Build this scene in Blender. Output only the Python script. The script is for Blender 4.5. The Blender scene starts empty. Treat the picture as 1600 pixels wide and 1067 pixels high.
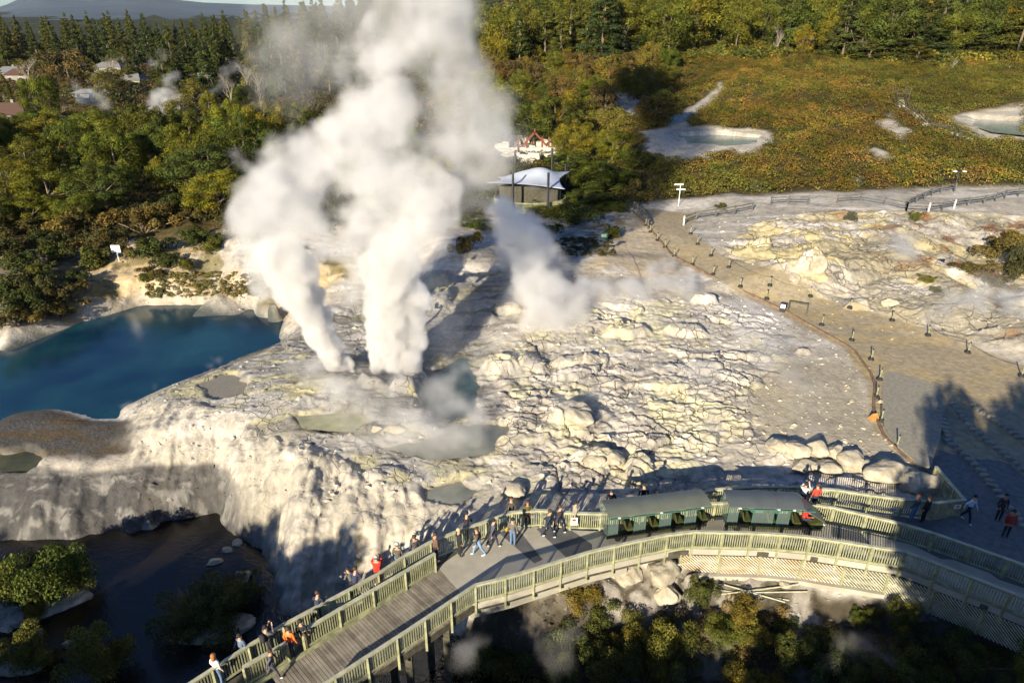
import bpy, bmesh, math, random, time
import numpy as np
from mathutils import Vector, Matrix
from mathutils.geometry import delaunay_2d_cdt
T0 = time.time()
R = math.radians
sc = bpy.context.scene
COL = sc.collection

# ------------------------------------------------------------ camera, sky, sun, exposure
PITCH, CAMH, FPX = 25.7, 24.0, 1067.0
SUN_AZ, SUN_EL = 26.0, 19.5            # direction the shadows run towards, height of the sun
cam = bpy.data.objects.new('camera', bpy.data.cameras.new('camera')); COL.objects.link(cam); sc.camera = cam
cam.location = (0, 0, CAMH); cam.rotation_euler = (R(90 - PITCH), 0, 0)
cam.data.sensor_width = 36; cam.data.lens = 24.0; cam.data.clip_start = .5; cam.data.clip_end = 30000
world = bpy.data.worlds.new('World'); sc.world = world; world.use_nodes = True
_n = world.node_tree
sky = _n.nodes.new('ShaderNodeTexSky'); sky.sky_type = 'NISHITA'; sky.sun_disc = False
sky.sun_elevation = R(SUN_EL); sky.sun_rotation = R(180 + SUN_AZ); sky.air_density = 1.0; sky.dust_density = .1; sky.ozone_density = 3.0
_t = _n.nodes.new('ShaderNodeMix'); _t.data_type = 'RGBA'; _t.blend_type = 'MULTIPLY'; _t.inputs[0].default_value = 1; _t.inputs[7].default_value = (.72, .93, 1.25, 1); _n.links.new(sky.outputs[0], _t.inputs[6]); _n.links.new(_t.outputs[2], _n.nodes['Background'].inputs[0]); _n.nodes['Background'].inputs[1].default_value = .05
sunl = bpy.data.lights.new('sun', 'SUN'); sunl.energy = 5.0; sunl.angle = R(.55); sunl.color = (1, .86, .64)
sun = bpy.data.objects.new('sun', sunl); COL.objects.link(sun)
_d = Vector((math.sin(R(SUN_AZ)) * math.cos(R(SUN_EL)), math.cos(R(SUN_AZ)) * math.cos(R(SUN_EL)), -math.sin(R(SUN_EL))))
sun.rotation_euler = _d.to_track_quat('-Z', 'Y').to_euler()
sc.view_settings.view_transform = 'Standard'; sc.view_settings.look = 'None'
sc.view_settings.exposure = 1.08; sc.view_settings.gamma = 1
sc.cycles.volume_bounces = 5; sc.cycles.max_bounces = 8; sc.cycles.transparent_max_bounces = 12
sc.cycles.use_adaptive_sampling = True; sc.cycles.adaptive_threshold = .02

# ------------------------------------------------------------ pixel -> world helper (photograph 1600x1067), used only to survey positions
_c, _s = math.cos(R(PITCH)), math.sin(R(PITCH))
def ray(px, py):
    x = (px - 800) / FPX; u = (533.5 - py) / FPX
    return np.array((x, _c + u * _s, -_s + u * _c))
def P(px, py, z):
    d = ray(px, py); return np.array((0, 0, CAMH)) + d * ((z - CAMH) / d[2])
def PY(px, py, y):
    d = ray(px, py); return np.array((0, 0, CAMH)) + d * (y / d[1])

# ------------------------------------------------------------ noise
_rng = np.random.default_rng(11)
_LAT = _rng.random((256, 256)).astype(np.float32)
def vn(x, y, seed=0):
    x = x + seed * 17.31; y = y + seed * 9.77
    xi = np.floor(x).astype(int); yi = np.floor(y).astype(int)
    fx = x - xi; fy = y - yi; fx = fx * fx * (3 - 2 * fx); fy = fy * fy * (3 - 2 * fy)
    a = _LAT[xi & 255, yi & 255]; b = _LAT[(xi + 1) & 255, yi & 255]
    c = _LAT[xi & 255, (yi + 1) & 255]; d = _LAT[(xi + 1) & 255, (yi + 1) & 255]
    return (a * (1 - fx) + b * fx) * (1 - fy) + (c * (1 - fx) + d * fx) * fy
def fbm(x, y, s, o=4, seed=0, g=.5):
    t = 0; a = 1; n = 0
    for k in range(o):
        t = t + a * vn(x / s, y / s, seed + k * 3); n += a; a *= g; s *= .49
    return t / n
def billow(x, y, s, o=4, seed=0, g=.5):
    t = 0; a = 1; n = 0
    for k in range(o):
        t = t + a * np.abs(2 * vn(x / s, y / s, seed + k * 3) - 1); n += a; a *= g; s *= .49
    return t / n
_JX = _rng.random((64, 64)); _JY = _rng.random((64, 64)); _JH = _rng.random((64, 64))
def worley(x, y):
    xi = np.floor(x).astype(int); yi = np.floor(y).astype(int)
    f1 = np.full(x.shape, 9.); f2 = np.full(x.shape, 9.); h = np.zeros(x.shape)
    for dx in (-1, 0, 1):
        for dy in (-1, 0, 1):
            cx = xi + dx; cy = yi + dy; i = cx & 63; j = cy & 63
            d = np.hypot(cx + _JX[i, j] - x, cy + _JY[i, j] - y)
            m = d < f1
            f2 = np.where(m, f1, np.minimum(f2, d)); h = np.where(m, _JH[i, j], h); f1 = np.where(m, d, f1)
    return f1, f2, h
def sstep(a, b, x):
    t = np.clip((x - a) / (b - a), 0, 1); return t * t * (3 - 2 * t)

# ------------------------------------------------------------ naming helpers
def tag(o, label=None, cat=None, group=None, kind=None):
    if label: o['label'] = label
    if cat: o['category'] = cat
    if group: o['group'] = group
    if kind: o['kind'] = kind
    return o
def empty(name, loc=(0, 0, 0), rz=0, label=None, cat=None, group=None):
    o = bpy.data.objects.new(name, None); COL.objects.link(o)
    o.location = loc; o.rotation_euler = (0, 0, rz); o.empty_display_size = .3
    return tag(o, label, cat, group)
def copy_tree(o, parent=None):
    c = o.copy(); COL.objects.link(c); c.parent = parent
    for ch in list(o.children): copy_tree(ch, c)
    return c

# ------------------------------------------------------------ materials
def mat(name, col, rough=.7, var=.25, scale=6., metal=0, bump=.0, col2=None, attr=False, objvar=0, spec=None, trans=0, alpha=1, emit=0, stretch=None, bdist=.02):
    m = bpy.data.materials.new(name); m.use_nodes = True; nt = m.node_tree; N = nt.nodes; L = nt.links
    b = N['Principled BSDF']; b.inputs['Roughness'].default_value = rough; b.inputs['Metallic'].default_value = metal
    if spec is not None: b.inputs['Specular IOR Level'].default_value = spec
    if trans: b.inputs['Transmission Weight'].default_value = trans
    if alpha < 1: b.inputs['Alpha'].default_value = alpha
    tc = N.new('ShaderNodeTexCoord'); mp = N.new('ShaderNodeMapping'); L.new(tc.outputs['Object'], mp.inputs[0])
    if stretch: mp.inputs['Scale'].default_value = stretch
    nz = N.new('ShaderNodeTexNoise'); nz.inputs['Scale'].default_value = scale; nz.inputs['Detail'].default_value = 5; nz.inputs['Roughness'].default_value = .6
    L.new(mp.outputs[0], nz.inputs['Vector'])
    rp = N.new('ShaderNodeValToRGB'); L.new(nz.outputs[0], rp.inputs[0])
    c2 = col2 or tuple(min(1, c * (1 + var)) for c in col); c1 = col if col2 else tuple(c * (1 - var) for c in col)
    rp.color_ramp.elements[0].position = .35; rp.color_ramp.elements[1].position = .65
    if attr:
        c1 = (1 - var,) * 3; c2 = (1 + var,) * 3
    rp.color_ramp.elements[0].color = (*c1, 1); rp.color_ramp.elements[1].color = (*c2, 1)
    out = rp.outputs[0]
    def mul(a, bb):
        q = N.new('ShaderNodeMix'); q.data_type = 'RGBA'; q.blend_type = 'MULTIPLY'; q.inputs[0].default_value = 1
        L.new(a, q.inputs[6])
        if isinstance(bb, tuple): q.inputs[7].default_value = bb
        else: L.new(bb, q.inputs[7])
        return q.outputs[2]
    if attr:
        va = N.new('ShaderNodeVertexColor'); va.layer_name = 'Col'; out = mul(va.outputs[0], out)
    if objvar:
        oi = N.new('ShaderNodeObjectInfo'); r2 = N.new('ShaderNodeValToRGB'); L.new(oi.outputs['Random'], r2.inputs[0])
        e = r2.color_ramp.elements; v = objvar
        e[0].color = (1 - v, 1 - v * .8, 1 - v * .2, 1); e[1].color = (1 + v, 1 + v * .35, 1 - v * .3, 1)
        x = r2.color_ramp.elements.new(.5); x.color = (1 - v * .3, 1, 1 - v * .5, 1)
        out = mul(out, r2.outputs[0])
    L.new(out, b.inputs['Base Color'])
    if bump:
        bp = N.new('ShaderNodeBump'); bp.inputs['Strength'].default_value = bump; bp.inputs['Distance'].default_value = bdist
        n2 = N.new('ShaderNodeTexNoise'); n2.inputs['Scale'].default_value = scale * 2.2; n2.inputs['Detail'].default_value = 6; L.new(mp.outputs[0], n2.inputs['Vector'])
        L.new(n2.outputs[0], bp.inputs['Height']); L.new(bp.outputs[0], b.inputs['Normal'])
    if emit:
        b.inputs['Emission Color'].default_value = (*col, 1); b.inputs['Emission Strength'].default_value = emit
    return m
def leaf_mat(name, objvar=.25):
    m = mat(name, (1, 1, 1), rough=.75, var=.18, scale=.5, attr=True, objvar=objvar, spec=.15)
    nt = m.node_tree; b = nt.nodes['Principled BSDF']; o = nt.nodes['Material Output']
    t = nt.nodes.new('ShaderNodeBsdfTranslucent'); mx = nt.nodes.new('ShaderNodeMixShader'); mx.inputs[0].default_value = .18
    nt.links.new(b.inputs['Base Color'].links[0].from_socket, t.inputs[0])
    nt.links.new(b.outputs[0], mx.inputs[1]); nt.links.new(t.outputs[0], mx.inputs[2]); nt.links.new(mx.outputs[0], o.inputs[0])
    return m
M = {}
M['timber'] = mat('weathered_timber', (.17, .18, .10), .85, scale=3, col2=(.34, .35, .21), bump=.4)
M['rail'] = mat('pale_timber_rail', (.30, .31, .22), .8, scale=2.5, col2=(.48, .48, .36), bump=.3)
M['dark_timber'] = mat('dark_timber', (.035, .033, .025), .85, scale=4, col2=(.09, .085, .06), bump=.4)
M['board'] = mat('deck_boards', (.17, .15, .12), .8, scale=1.6, col2=(.29, .265, .215), bump=.3, objvar=0, stretch=(1, 1, 1))
M['concrete'] = mat('concrete', (.31, .295, .245), .9, scale=.9, col2=(.41, .39, .33), bump=.25)
M['dark_concrete'] = mat('dark_concrete', (.075, .08, .085), .9, scale=1.2, col2=(.11, .115, .12), bump=.25)
M['backing_dark'] = mat('dark_shade_backing', (.025, .022, .018), .95, scale=3)  # near black tone stands for the shade behind the slats
M['asphalt'] = mat('asphalt', (.10, .105, .11), .95, scale=3, col2=(.16, .165, .165), bump=.5)
M['gravel'] = mat('fine_gravel', (.20, .19, .155), .95, scale=5, col2=(.29, .275, .22), bump=.6)
M['rust_slat'] = mat('rust_stained_slat', (.50, .36, .21), .85, scale=1.3, col2=(.62, .60, .51), bump=.3, stretch=(1, 1, 1.6))
M['black'] = mat('black_rubber', (.02, .02, .022), .6)
M['steel'] = mat('dark_steel', (.08, .085, .09), .4, metal=.8)
M['white'] = mat('white_paint', (.75, .75, .72), .5, var=.08)
M['olive'] = mat('olive_vinyl', (.055, .065, .018), .5, var=.2)
M['roofgrey'] = mat('grey_green_roof', (.12, .135, .11), .45, scale=1.2, var=.12)
M['roofdark'] = mat('slate_roof', (.09, .105, .11), .4, scale=1.2, var=.12)
M['teal'] = mat('teal_frame', (.05, .13, .11), .35, var=.1)
M['glass'] = mat('tinted_glass', (.30, .40, .38), .06, var=.02, alpha=.13)
M['red'] = mat('red_cloth', (.55, .03, .015), .8, var=.15)
M['canopy'] = mat('shaded_white_canopy', (.42, .47, .56), .7, scale=.6, var=.06)  # blue grey of the steam's shadow is put into the white cloth
M['trunk'] = mat('bark', (.10, .075, .05), .9, scale=2, col2=(.22, .18, .13), bump=.5)
M['palebark'] = mat('pale_bark', (.16, .14, .11), .9, scale=2, col2=(.30, .27, .22), bump=.5)
M['rock'] = mat('sinter_rock', (.27, .24, .18), .95, scale=1.3, col2=(.48, .44, .35), bump=.9, bdist=.08)
M['greyrock'] = mat('grey_rock', (.13, .125, .11), .95, scale=1.6, col2=(.34, .32, .27), bump=.9, bdist=.08)
M['leaf'] = leaf_mat('leaves')
M['leafn'] = leaf_mat('scrub_leaves', 0)
M['edging'] = mat('rusty_edging', (.12, .07, .045), .8, scale=2, col2=(.22, .16, .11))
M['stone'] = mat('kerb_stone', (.19, .18, .15), .9, scale=3, col2=(.30, .285, .24), bump=.6)

# ------------------------------------------------------------ mesh builder
class MB:
    def __init__(s): s.v = []; s.f = []
    def poly(s, pts):
        i = len(s.v); s.v += [tuple(p) for p in pts]; s.f.append(tuple(range(i, i + len(pts))))
    def hexa(s, a):   # 8 points: bottom 4 ccw, top 4 ccw
        i = len(s.v); s.v += [tuple(p) for p in a]
        for q in ((3, 2, 1, 0), (4, 5, 6, 7), (0, 1, 5, 4), (1, 2, 6, 5), (2, 3, 7, 6), (3, 0, 4, 7)): s.f.append(tuple(i + k for k in q))
    def box(s, c, d, rz=0):
        x, y, z = c; a, b, h = d[0] / 2, d[1] / 2, d[2] / 2; cs, sn = math.cos(rz), math.sin(rz)
        r = [(x + u * cs - v * sn, y + u * sn + v * cs) for u, v in ((-a, -b), (a, -b), (a, b), (-a, b))]
        s.hexa([(p[0], p[1], z - h) for p in r] + [(p[0], p[1], z + h) for p in r])
    def bar(s, a, b, w, h):   # a beam from a to b: w across, h tall
        a = Vector(a); b = Vector(b); d = (b - a).normalized()
        up = Vector((0, 0, 1)) if abs(d.z) < .95 else Vector((0, 1, 0))
        sd = d.cross(up).normalized() * (w / 2); u = sd.cross(d).normalized() * (h / 2)
        s.hexa([a - sd - u, a + sd - u, b + sd - u, b - sd - u, a - sd + u, a + sd + u, b + sd + u, b - sd + u])
    def tube(s, pts, rad, n=8, cap=True):
        rings = []
        pts = [Vector(p) for p in pts]
        for k, p in enumerate(pts):
            d = (pts[min(k + 1, len(pts) - 1)] - pts[max(k - 1, 0)]).normalized()
            up = Vector((0, 0, 1)) if abs(d.z) < .9 else Vector((1, 0, 0))
            sx = d.cross(up).normalized(); sy = sx.cross(d).normalized()
            r = rad[k] if hasattr(rad, '__len__') else rad
            i = len(s.v); rings.append(i)
            for j in range(n):
                a = 2 * math.pi * j / n; s.v.append(tuple(p + sx * (math.cos(a) * r) + sy * (math.sin(a) * r)))
        for k in range(len(rings) - 1):
            for j in range(n):
                s.f.append((rings[k] + j, rings[k] + (j + 1) % n, rings[k + 1] + (j + 1) % n, rings[k + 1] + j))
        if cap:
            s.f.append(tuple(rings[0] + j for j in range(n))[::-1]); s.f.append(tuple(rings[-1] + j for j in range(n)))
    def prism(s, poly, z0, z1):
        n = len(poly); i = len(s.v)
        s.v += [(p[0], p[1], z0) for p in poly] + [(p[0], p[1], z1) for p in poly]
        s.f.append(tuple(i + n + k for k in range(n))); s.f.append(tuple(i + n - 1 - k for k in range(n)))
        for k in range(n): s.f.append((i + k, i + (k + 1) % n, i + n + (k + 1) % n, i + n + k))
    def build(s, name, m, parent=None, smooth=False, bevel=0):
        me = bpy.data.meshes.new(name); me.from_pydata(s.v, [], s.f)
        if bevel:
            bm = bmesh.new(); bm.from_mesh(me); bmesh.ops.bevel(bm, geom=bm.edges[:], offset=bevel, segments=2, affect='EDGES', clamp_overlap=True); bm.to_mesh(me); bm.free()
        for mm in (m if isinstance(m, (list, tuple)) else [m]): me.materials.append(mm)
        if smooth: me.polygons.foreach_set('use_smooth', [True] * len(me.polygons))
        me.update()
        o = bpy.data.objects.new(name, me); COL.objects.link(o); o.parent = parent
        return o
def mesh_np(name, V, F, m, parent=None, cols=None, smooth=False, link=True):
    me = bpy.data.meshes.new(name); n, k = F.shape
    me.vertices.add(len(V)); me.vertices.foreach_set('co', V.astype(np.float32).ravel())
    me.loops.add(n * k); me.loops.foreach_set('vertex_index', F.astype(np.int32).ravel())
    me.polygons.add(n); me.polygons.foreach_set('loop_start', np.arange(0, n * k, k, dtype=np.int32))
    me.polygons.foreach_set('use_smooth', np.full(n, smooth))
    me.update(calc_edges=True)
    if cols is not None:
        a = me.color_attributes.new('Col', 'FLOAT_COLOR', 'POINT')
        a.data.foreach_set('color', np.concatenate([cols, np.ones((len(cols), 1))], 1).astype(np.float32).ravel())
    me.materials.append(m)
    if not link: return me
    o = bpy.data.objects.new(name, me); COL.objects.link(o); o.parent = parent
    return o
# ------------------------------------------------------------ the lie of the land
CP = [  # surveyed points: photo x, photo y, height
 (0,700,-1.28),(60,722,-1.33),(150,728,-1.33),(-60,700,-1.28),(215,705,-1.2),(0,760,-2.15),(120,768,-2.3),(215,768,-2.35),(40,800,-2.8),(100,800,-2.8),(200,792,-2.9),(228,785,-2.9),

 (260,770,-2.75),(240,715,-1.3),(230,670,-.3),(295,765,-2.8),(330,760,-2.8),(362,770,-2.1),(300,715,-1.3),(330,715,-1.3),(365,715,-.8),(300,660,0.2),(330,650,.4),(395,770,-1.5),(395,700,-.2),(395,650,.6),
 (445,900,-2.9),(455,840,-1.5),(465,780,-.4),(470,720,.3),(520,880,-2.9),(520,820,-1.2),(600,830,-1.2),(640,850,-1.5),(700,790,-.5),(600,760,-.2),(560,700,.3),
 (250,618,.0),(330,585,.25),(400,558,.3),(450,530,.3),(450,620,1.1),(560,602,1.5),(650,602,1.4),(500,580,1.2),(700,650,.35),(760,690,.2),(680,690,.25),(640,740,.0),(730,600,.3),(740,560,.3),
 (195,660,-1.25),(100,690,-1.22),(30,655,-1.22),(130,665,-1.22),(60,645,-1.25),(170,690,-1.2),
 (560,970,-4.6),(640,905,-3.0),(700,870,-1.4),(740,840,-.7),(760,870,-.8),(900,850,-.7),(1100,830,-.9),(1250,820,-.9),
 (700,1020,-5),(600,1060,-5.6),(760,960,-2.6),(800,925,-1.2),(925,893,-.8),(925,920,-1.5),(925,940,-2.3),(925,980,-3.5),(900,1067,-4.6),(1030,885,-1.0),(1000,940,-2.5),(1000,1000,-3.6),
 (1100,870,-1.0),(1100,930,-2.4),(1200,898,-1.5),(1200,940,-2.5),(1200,1000,-3.5),(1300,915,-1.6),(1400,935,-1.7),(1300,960,-2.8),(1400,990,-3.0),(1500,985,-2.1),(1600,1015,-2.2),(1400,1060,-3.8),(1600,1067,-3.6),(800,1067,-4.9),(1150,1067,-4.3),
 (800,780,-.4),(860,770,-.3),(950,770,-.4),(1060,770,-.5),(1200,745,-.3),(1320,758,-.3),(1440,772,-.2),(1500,800,-.05),(1430,830,-.08),(1500,860,-.08),(1600,900,-.08),(1700,900,-.08),
 (1100,715,.0),(1200,700,.1),(1300,700,.1),(1400,720,.0),(1350,650,.15),(1400,600,.2),(1250,600,.4),(1100,600,.8),(950,640,.6),(850,700,.2),(800,620,.6),(760,560,.8),
 (800,480,1.6),(900,430,2.2),(700,440,1.8),(1000,480,1.3),(1100,450,1.1),(1250,480,.6),(1400,520,.5),(1600,570,.5),(1600,640,.25),(1500,680,.05),(1600,760,.0),(1700,640,.3),
 (950,400,2.6),(1000,352,2.0),(1060,400,1.5),(1150,395,2.2),(1270,405,3.2),(1350,440,1.4),(1400,400,2.7),(1500,430,2.2),(1540,470,-.2),(1600,450,-.2),(1480,500,1.2),(1600,510,1.6),(1200,330,2.5),(1400,335,3),(1600,312,3.2),(1700,450,1.5),
 (140,505,-1.7),(0,545,-1.7),(220,482,-1.7),(330,480,-1.7),(400,487,-1.7),(440,505,-1.7),(0,590,-2.5),(250,540,-3),(400,520,-2.5),(100,620,-1.8),(180,640,-1.7),(340,572,-1.7),(430,540,-1.7),(250,607,-1.7),
 (130,478,-.2),(0,515,-.1),(60,450,1.5),(150,440,.7),(250,420,1.5),(330,455,.1),(400,462,.1),(460,480,.2),(300,400,2),(380,370,3.2),(450,400,2.5),(520,470,1.0),(100,380,1.6),(0,400,2),(200,340,1.5),(350,330,2.4),
 (550,420,2.0),(650,400,2.2),(620,330,2),(700,380,3.6),(800,330,1.2),(880,390,2.2),(940,330,1.5),
]
def line_pts(l, z, step=16):
    o = []
    for (x1, y1), (x2, y2) in zip(l, l[1:]):
        n = max(1, int(math.hypot(x2 - x1, y2 - y1) / step)); o += [(x1 + (x2 - x1) * k / n, y1 + (y2 - y1) * k / n, z) for k in range(n)]
    return o
CP += line_pts([(-90,858),(0,856),(100,852),(160,850),(200,840),(240,826),(290,822),(335,812),(362,842),(395,862),(425,910),(440,968),(452,1020),(470,1060)], -5.0)
CP += line_pts([(-90,885),(0,883),(100,880),(170,876),(215,862),(250,850),(290,845),(325,842),(345,865),(375,890),(400,930),(415,985)], -5.4)
WP = []   # farther and outside points, in metres
for x in (-30, -15): WP += [(x, 24, -6.6), (x, 14, -6.6)]
WP += [(-40, 33, -6.6), (-44, 24, -6.6), (-48, 40, -1.5), (-52, 55, 0), (-60, 75, 1.5), (-60, 10, -5), (-12, 20, -6.6), (-6, 17, -6.2), (-18, 28, -6.6), (-22, 20, -6.6)]
WP += [(x, 5, -5) for x in (-30, -10, 0, 10, 30)] + [(x, -20, -3) for x in (-60, -20, 0, 20, 60)] + [(x, -300, 0) for x in (-6000, -600, 0, 600, 6000)]
WP += [(45, 30, 0), (55, 45, .3), (65, 65, 1.5), (75, 85, 3), (60, 10, -2), (90, 40, 1)]
for y, zr, zl in ((105, 3.2, 1), (120, 4, 0), (150, 6, -1), (180, 8, -1.5), (222, 10.5, -2), (260, 14.5, -2), (300, 21, -2), (340, 30, -1), (400, 44, 0), (500, 68, 2), (700, 95, 4)):
    s = y / 120.
    for x in (-260, -160, -90, -40): WP.append((x * s, y, zl))
    for k, x in enumerate((-8, 22, 55, 95, 150, 230)): WP.append((x * s, y, zl + (zr - zl) * (.55, 1, 1, 1.05, 1.1, 1.1)[k]))
WP += [(x, y, 0 if x < 0 else 60) for x in (-6000, -2000, 2500, 6000) for y in (300, 2500, 9000)] + [(0, 2500, 10), (0, 9000, 10), (-700, 2500, 0)]
pts = [tuple(P(*c)) for c in CP] + [tuple(map(float, w)) for w in WP]
def axis(segs):
    out = []
    for a, b, d in segs: out += list(np.arange(a, b, d))
    return np.array(out)
def grow(a, d, end, g=1.12):
    o = []
    while a < end: a += d; o.append(a); d *= g
    return o
ax = axis([(-46, -30, .2), (-30, 12, .095), (12, 36, .12), (36, 60, .3)])
ax = np.concatenate([-np.array(grow(46, .3, 6000, 1.06))[::-1], ax, np.array(grow(60, .4, 6000, 1.05))])
ay = axis([(8, 18, .2), (18, 40, .075), (40, 62, .12), (62, 92, .2), (92, 150, .45)])
ay = np.concatenate([-np.array(grow(-8, .4, 400, 1.25))[::-1], ay, np.array(grow(150, .6, 9000, 1.03))])
GX, GY = np.meshgrid(ax, ay, indexing='ij')
def raster(points):
    v2, _, tris, ov, _, _ = delaunay_2d_cdt([Vector((p[0], p[1])) for p in points], [], [], 0, 1e-5)
    zz = [points[o[0]][2] for o in ov]; Z = np.full(GX.shape, -2.0)
    for t in tris:
        a, b, c = [v2[i] for i in t]; za, zb, zc = [zz[i] for i in t]
        i0, i1 = np.searchsorted(ax, (min(a.x, b.x, c.x), max(a.x, b.x, c.x))); j0, j1 = np.searchsorted(ay, (min(a.y, b.y, c.y), max(a.y, b.y, c.y)))
        i1 = min(i1 + 1, len(ax)); j1 = min(j1 + 1, len(ay))
        X = GX[i0:i1, j0:j1]; Y = GY[i0:i1, j0:j1]
        if X.size == 0: continue
        d = (b.y - c.y) * (a.x - c.x) + (c.x - b.x) * (a.y - c.y)
        if abs(d) < 1e-9: continue
        u = ((b.y - c.y) * (X - c.x) + (c.x - b.x) * (Y - c.y)) / d; v = ((c.y - a.y) * (X - c.x) + (a.x - c.x) * (Y - c.y)) / d; w = 1 - u - v
        m = (u >= -1e-6) & (v >= -1e-6) & (w >= -1e-6)
        Z[i0:i1, j0:j1][m] = (u * za + v * zb + w * zc)[m]
    return Z
def blur(A, k):
    ker = np.exp(-.5 * (np.arange(-3 * k, 3 * k + 1) / k) ** 2); ker /= ker.sum(); n = 3 * k
    B = np.pad(A, ((n, n), (0, 0)), 'edge'); A = sum(ker[i] * B[i:i + A.shape[0]] for i in range(2 * n + 1))
    B = np.pad(A, ((0, 0), (n, n)), 'edge'); return sum(ker[i] * B[:, i:i + A.shape[1]] for i in range(2 * n + 1))
H0 = blur(raster(pts), 3)
# ---- zones on the ground
_near = (slice(*np.searchsorted(ax, (-60, 80))), slice(*np.searchsorted(ay, (8, 320))))
def zone(poly, z=None, feather=.5, wob=.6, world=False):
    pl = [tuple(q[:2]) for q in poly] if world else [tuple(at0(*q)[:2]) for q in poly]
    xs = [p[0] for p in pl]; ys = [p[1] for p in pl]; g = feather * 2 + wob * 2 + 1
    i0, i1 = np.searchsorted(ax, (min(xs) - g, max(xs) + g)); j0, j1 = np.searchsorted(ay, (min(ys) - g, max(ys) + g))
    X = GX[i0:i1, j0:j1]; Y = GY[i0:i1, j0:j1]; d = np.full(X.shape, 1e9); ins = np.zeros(X.shape, bool)
    for k in range(len(pl)):
        (x1, y1), (x2, y2) = pl[k], pl[(k + 1) % len(pl)]
        ex, ey = x2 - x1, y2 - y1; t = np.clip(((X - x1) * ex + (Y - y1) * ey) / (ex * ex + ey * ey + 1e-9), 0, 1)
        d = np.minimum(d, np.hypot(X - x1 - t * ex, Y - y1 - t * ey))
        c = ((y1 > Y) != (y2 > Y)) & (X < (x2 - x1) * (Y - y1) / ((y2 - y1) if y2 != y1 else 1e-9) + x1); ins ^= c
    sd = np.where(ins, d, -d)
    if wob: sd = sd + wob * (2 * fbm(X, Y, 2.5 * max(wob, .4), 4, 5) - 1)
    out = np.zeros(GX.shape, np.float32); out[i0:i1, j0:j1] = sstep(-feather, feather, sd); return out
def G0(x, y, A=None):
    A = H0 if A is None else A
    i = min(max(np.searchsorted(ax, x) - 1, 0), len(ax) - 2); j = min(max(np.searchsorted(ay, y) - 1, 0), len(ay) - 2)
    u = (x - ax[i]) / (ax[i + 1] - ax[i]); v = (y - ay[j]) / (ay[j + 1] - ay[j])
    return float((A[i, j] * (1 - u) + A[i + 1, j] * u) * (1 - v) + (A[i, j + 1] * (1 - u) + A[i + 1, j + 1] * u) * v)
def march(px, py, A):
    d = ray(px, py); d = d / d[1]; y = 12.; last = y
    while y < 900:
        p = d * y; z = CAMH + p[2]
        if z < G0(p[0], y, A):
            lo, hi = last, y
            for _ in range(14):
                m = (lo + hi) / 2; p = d * m
                if CAMH + p[2] < G0(p[0], m, A): hi = m
                else: lo = m
            p = d * hi; return (p[0], hi, CAMH + p[2])
        last = y; y *= 1.006
    return (d[0] * 900, 900., 50.)
def at0(px, py): return march(px, py, H0)
Z_face = zone([(205,640),(330,640),(480,700),(620,760),(740,800),(640,880),(500,960),(445,990),(390,870),(330,830),(200,860),(-50,870),(-50,750),(120,745),(200,730)], feather=.5)
Z_slab = zone([(745,570),(860,500),(960,470),(1100,470),(1210,500),(1240,600),(1230,680),(1440,745),(1440,775),(1100,790),(860,790),(730,740),(790,640)], feather=.8)
Z_terr = zone([(205,640),(330,575),(450,520),(560,480),(700,430),(800,420),(760,560),(780,640),(740,800),(620,760),(480,700),(330,640)], feather=.8)
Z_mound = zone([(1120,400),(1180,350),(1300,330),(1600,340),(1700,420),(1650,560),(1480,520),(1330,470),(1200,440)], feather=1.5)
Z_gully = zone([(740,965),(840,925),(900,905),(1080,885),(1200,905),(1400,940),(1600,1010),(1700,1100),(1500,1200),(700,1200),(560,1100)], feather=.3, wob=.3)
Z_path = zone([(985,335),(1010,325),(1090,335),(1075,360),(1130,402),(1260,447),(1400,497),(1620,580),(1640,700),(1620,900),(1480,890),(1440,800),(1445,745),(1400,700),(1370,670),(1355,600),(1320,545),(1200,482),(1090,425),(1040,390)], feather=.35, wob=.25)
Z_flat = np.maximum(Z_path, zone([(1210,560),(1330,560),(1370,640),(1440,740),(1200,690),(1150,640)], feather=1.2))
Z_pool = zone([(0,545),(140,505),(220,482),(330,480),(400,487),(440,505),(430,540),(340,572),(250,607),(180,640),(100,620),(-60,640),(-80,560)], feather=.8, wob=.2)
Z_shelf = zone([(-60,635),(60,632),(130,655),(205,650),(215,700),(150,718),(60,710),(-60,700)], feather=.4, wob=.3)
Z_shore = zone([(-60,520),(0,525),(130,495),(220,475),(400,478),(470,500),(520,450),(600,400),(480,330),(330,320),(250,330),(110,360),(0,380),(-60,400)], feather=1.)
Z_left = zone([(-100,540),(0,520),(120,492),(110,420),(220,345),(200,300),(-200,300)], feather=1.)
Z_deck = np.maximum(zone([(460,1100),(690,880),(730,830),(830,795),(1060,790),(1190,775),(1450,790),(1600,880),(1600,930),(1400,865),(1070,845),(900,880),(740,930),(560,1090)], feather=.3, wob=0), 0)
_fb = np.interp(GX, [-40, -12, 4, 20, 60], [70, 78, 84, 87, 90.5]); far = sstep(_fb - 2, _fb + 2, GY + 4 * (fbm(GX, GY, 6, 3, 2) - .5))
far = np.clip(far, 0, 1)
Z_patch = np.zeros(GX.shape, np.float32)
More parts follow.
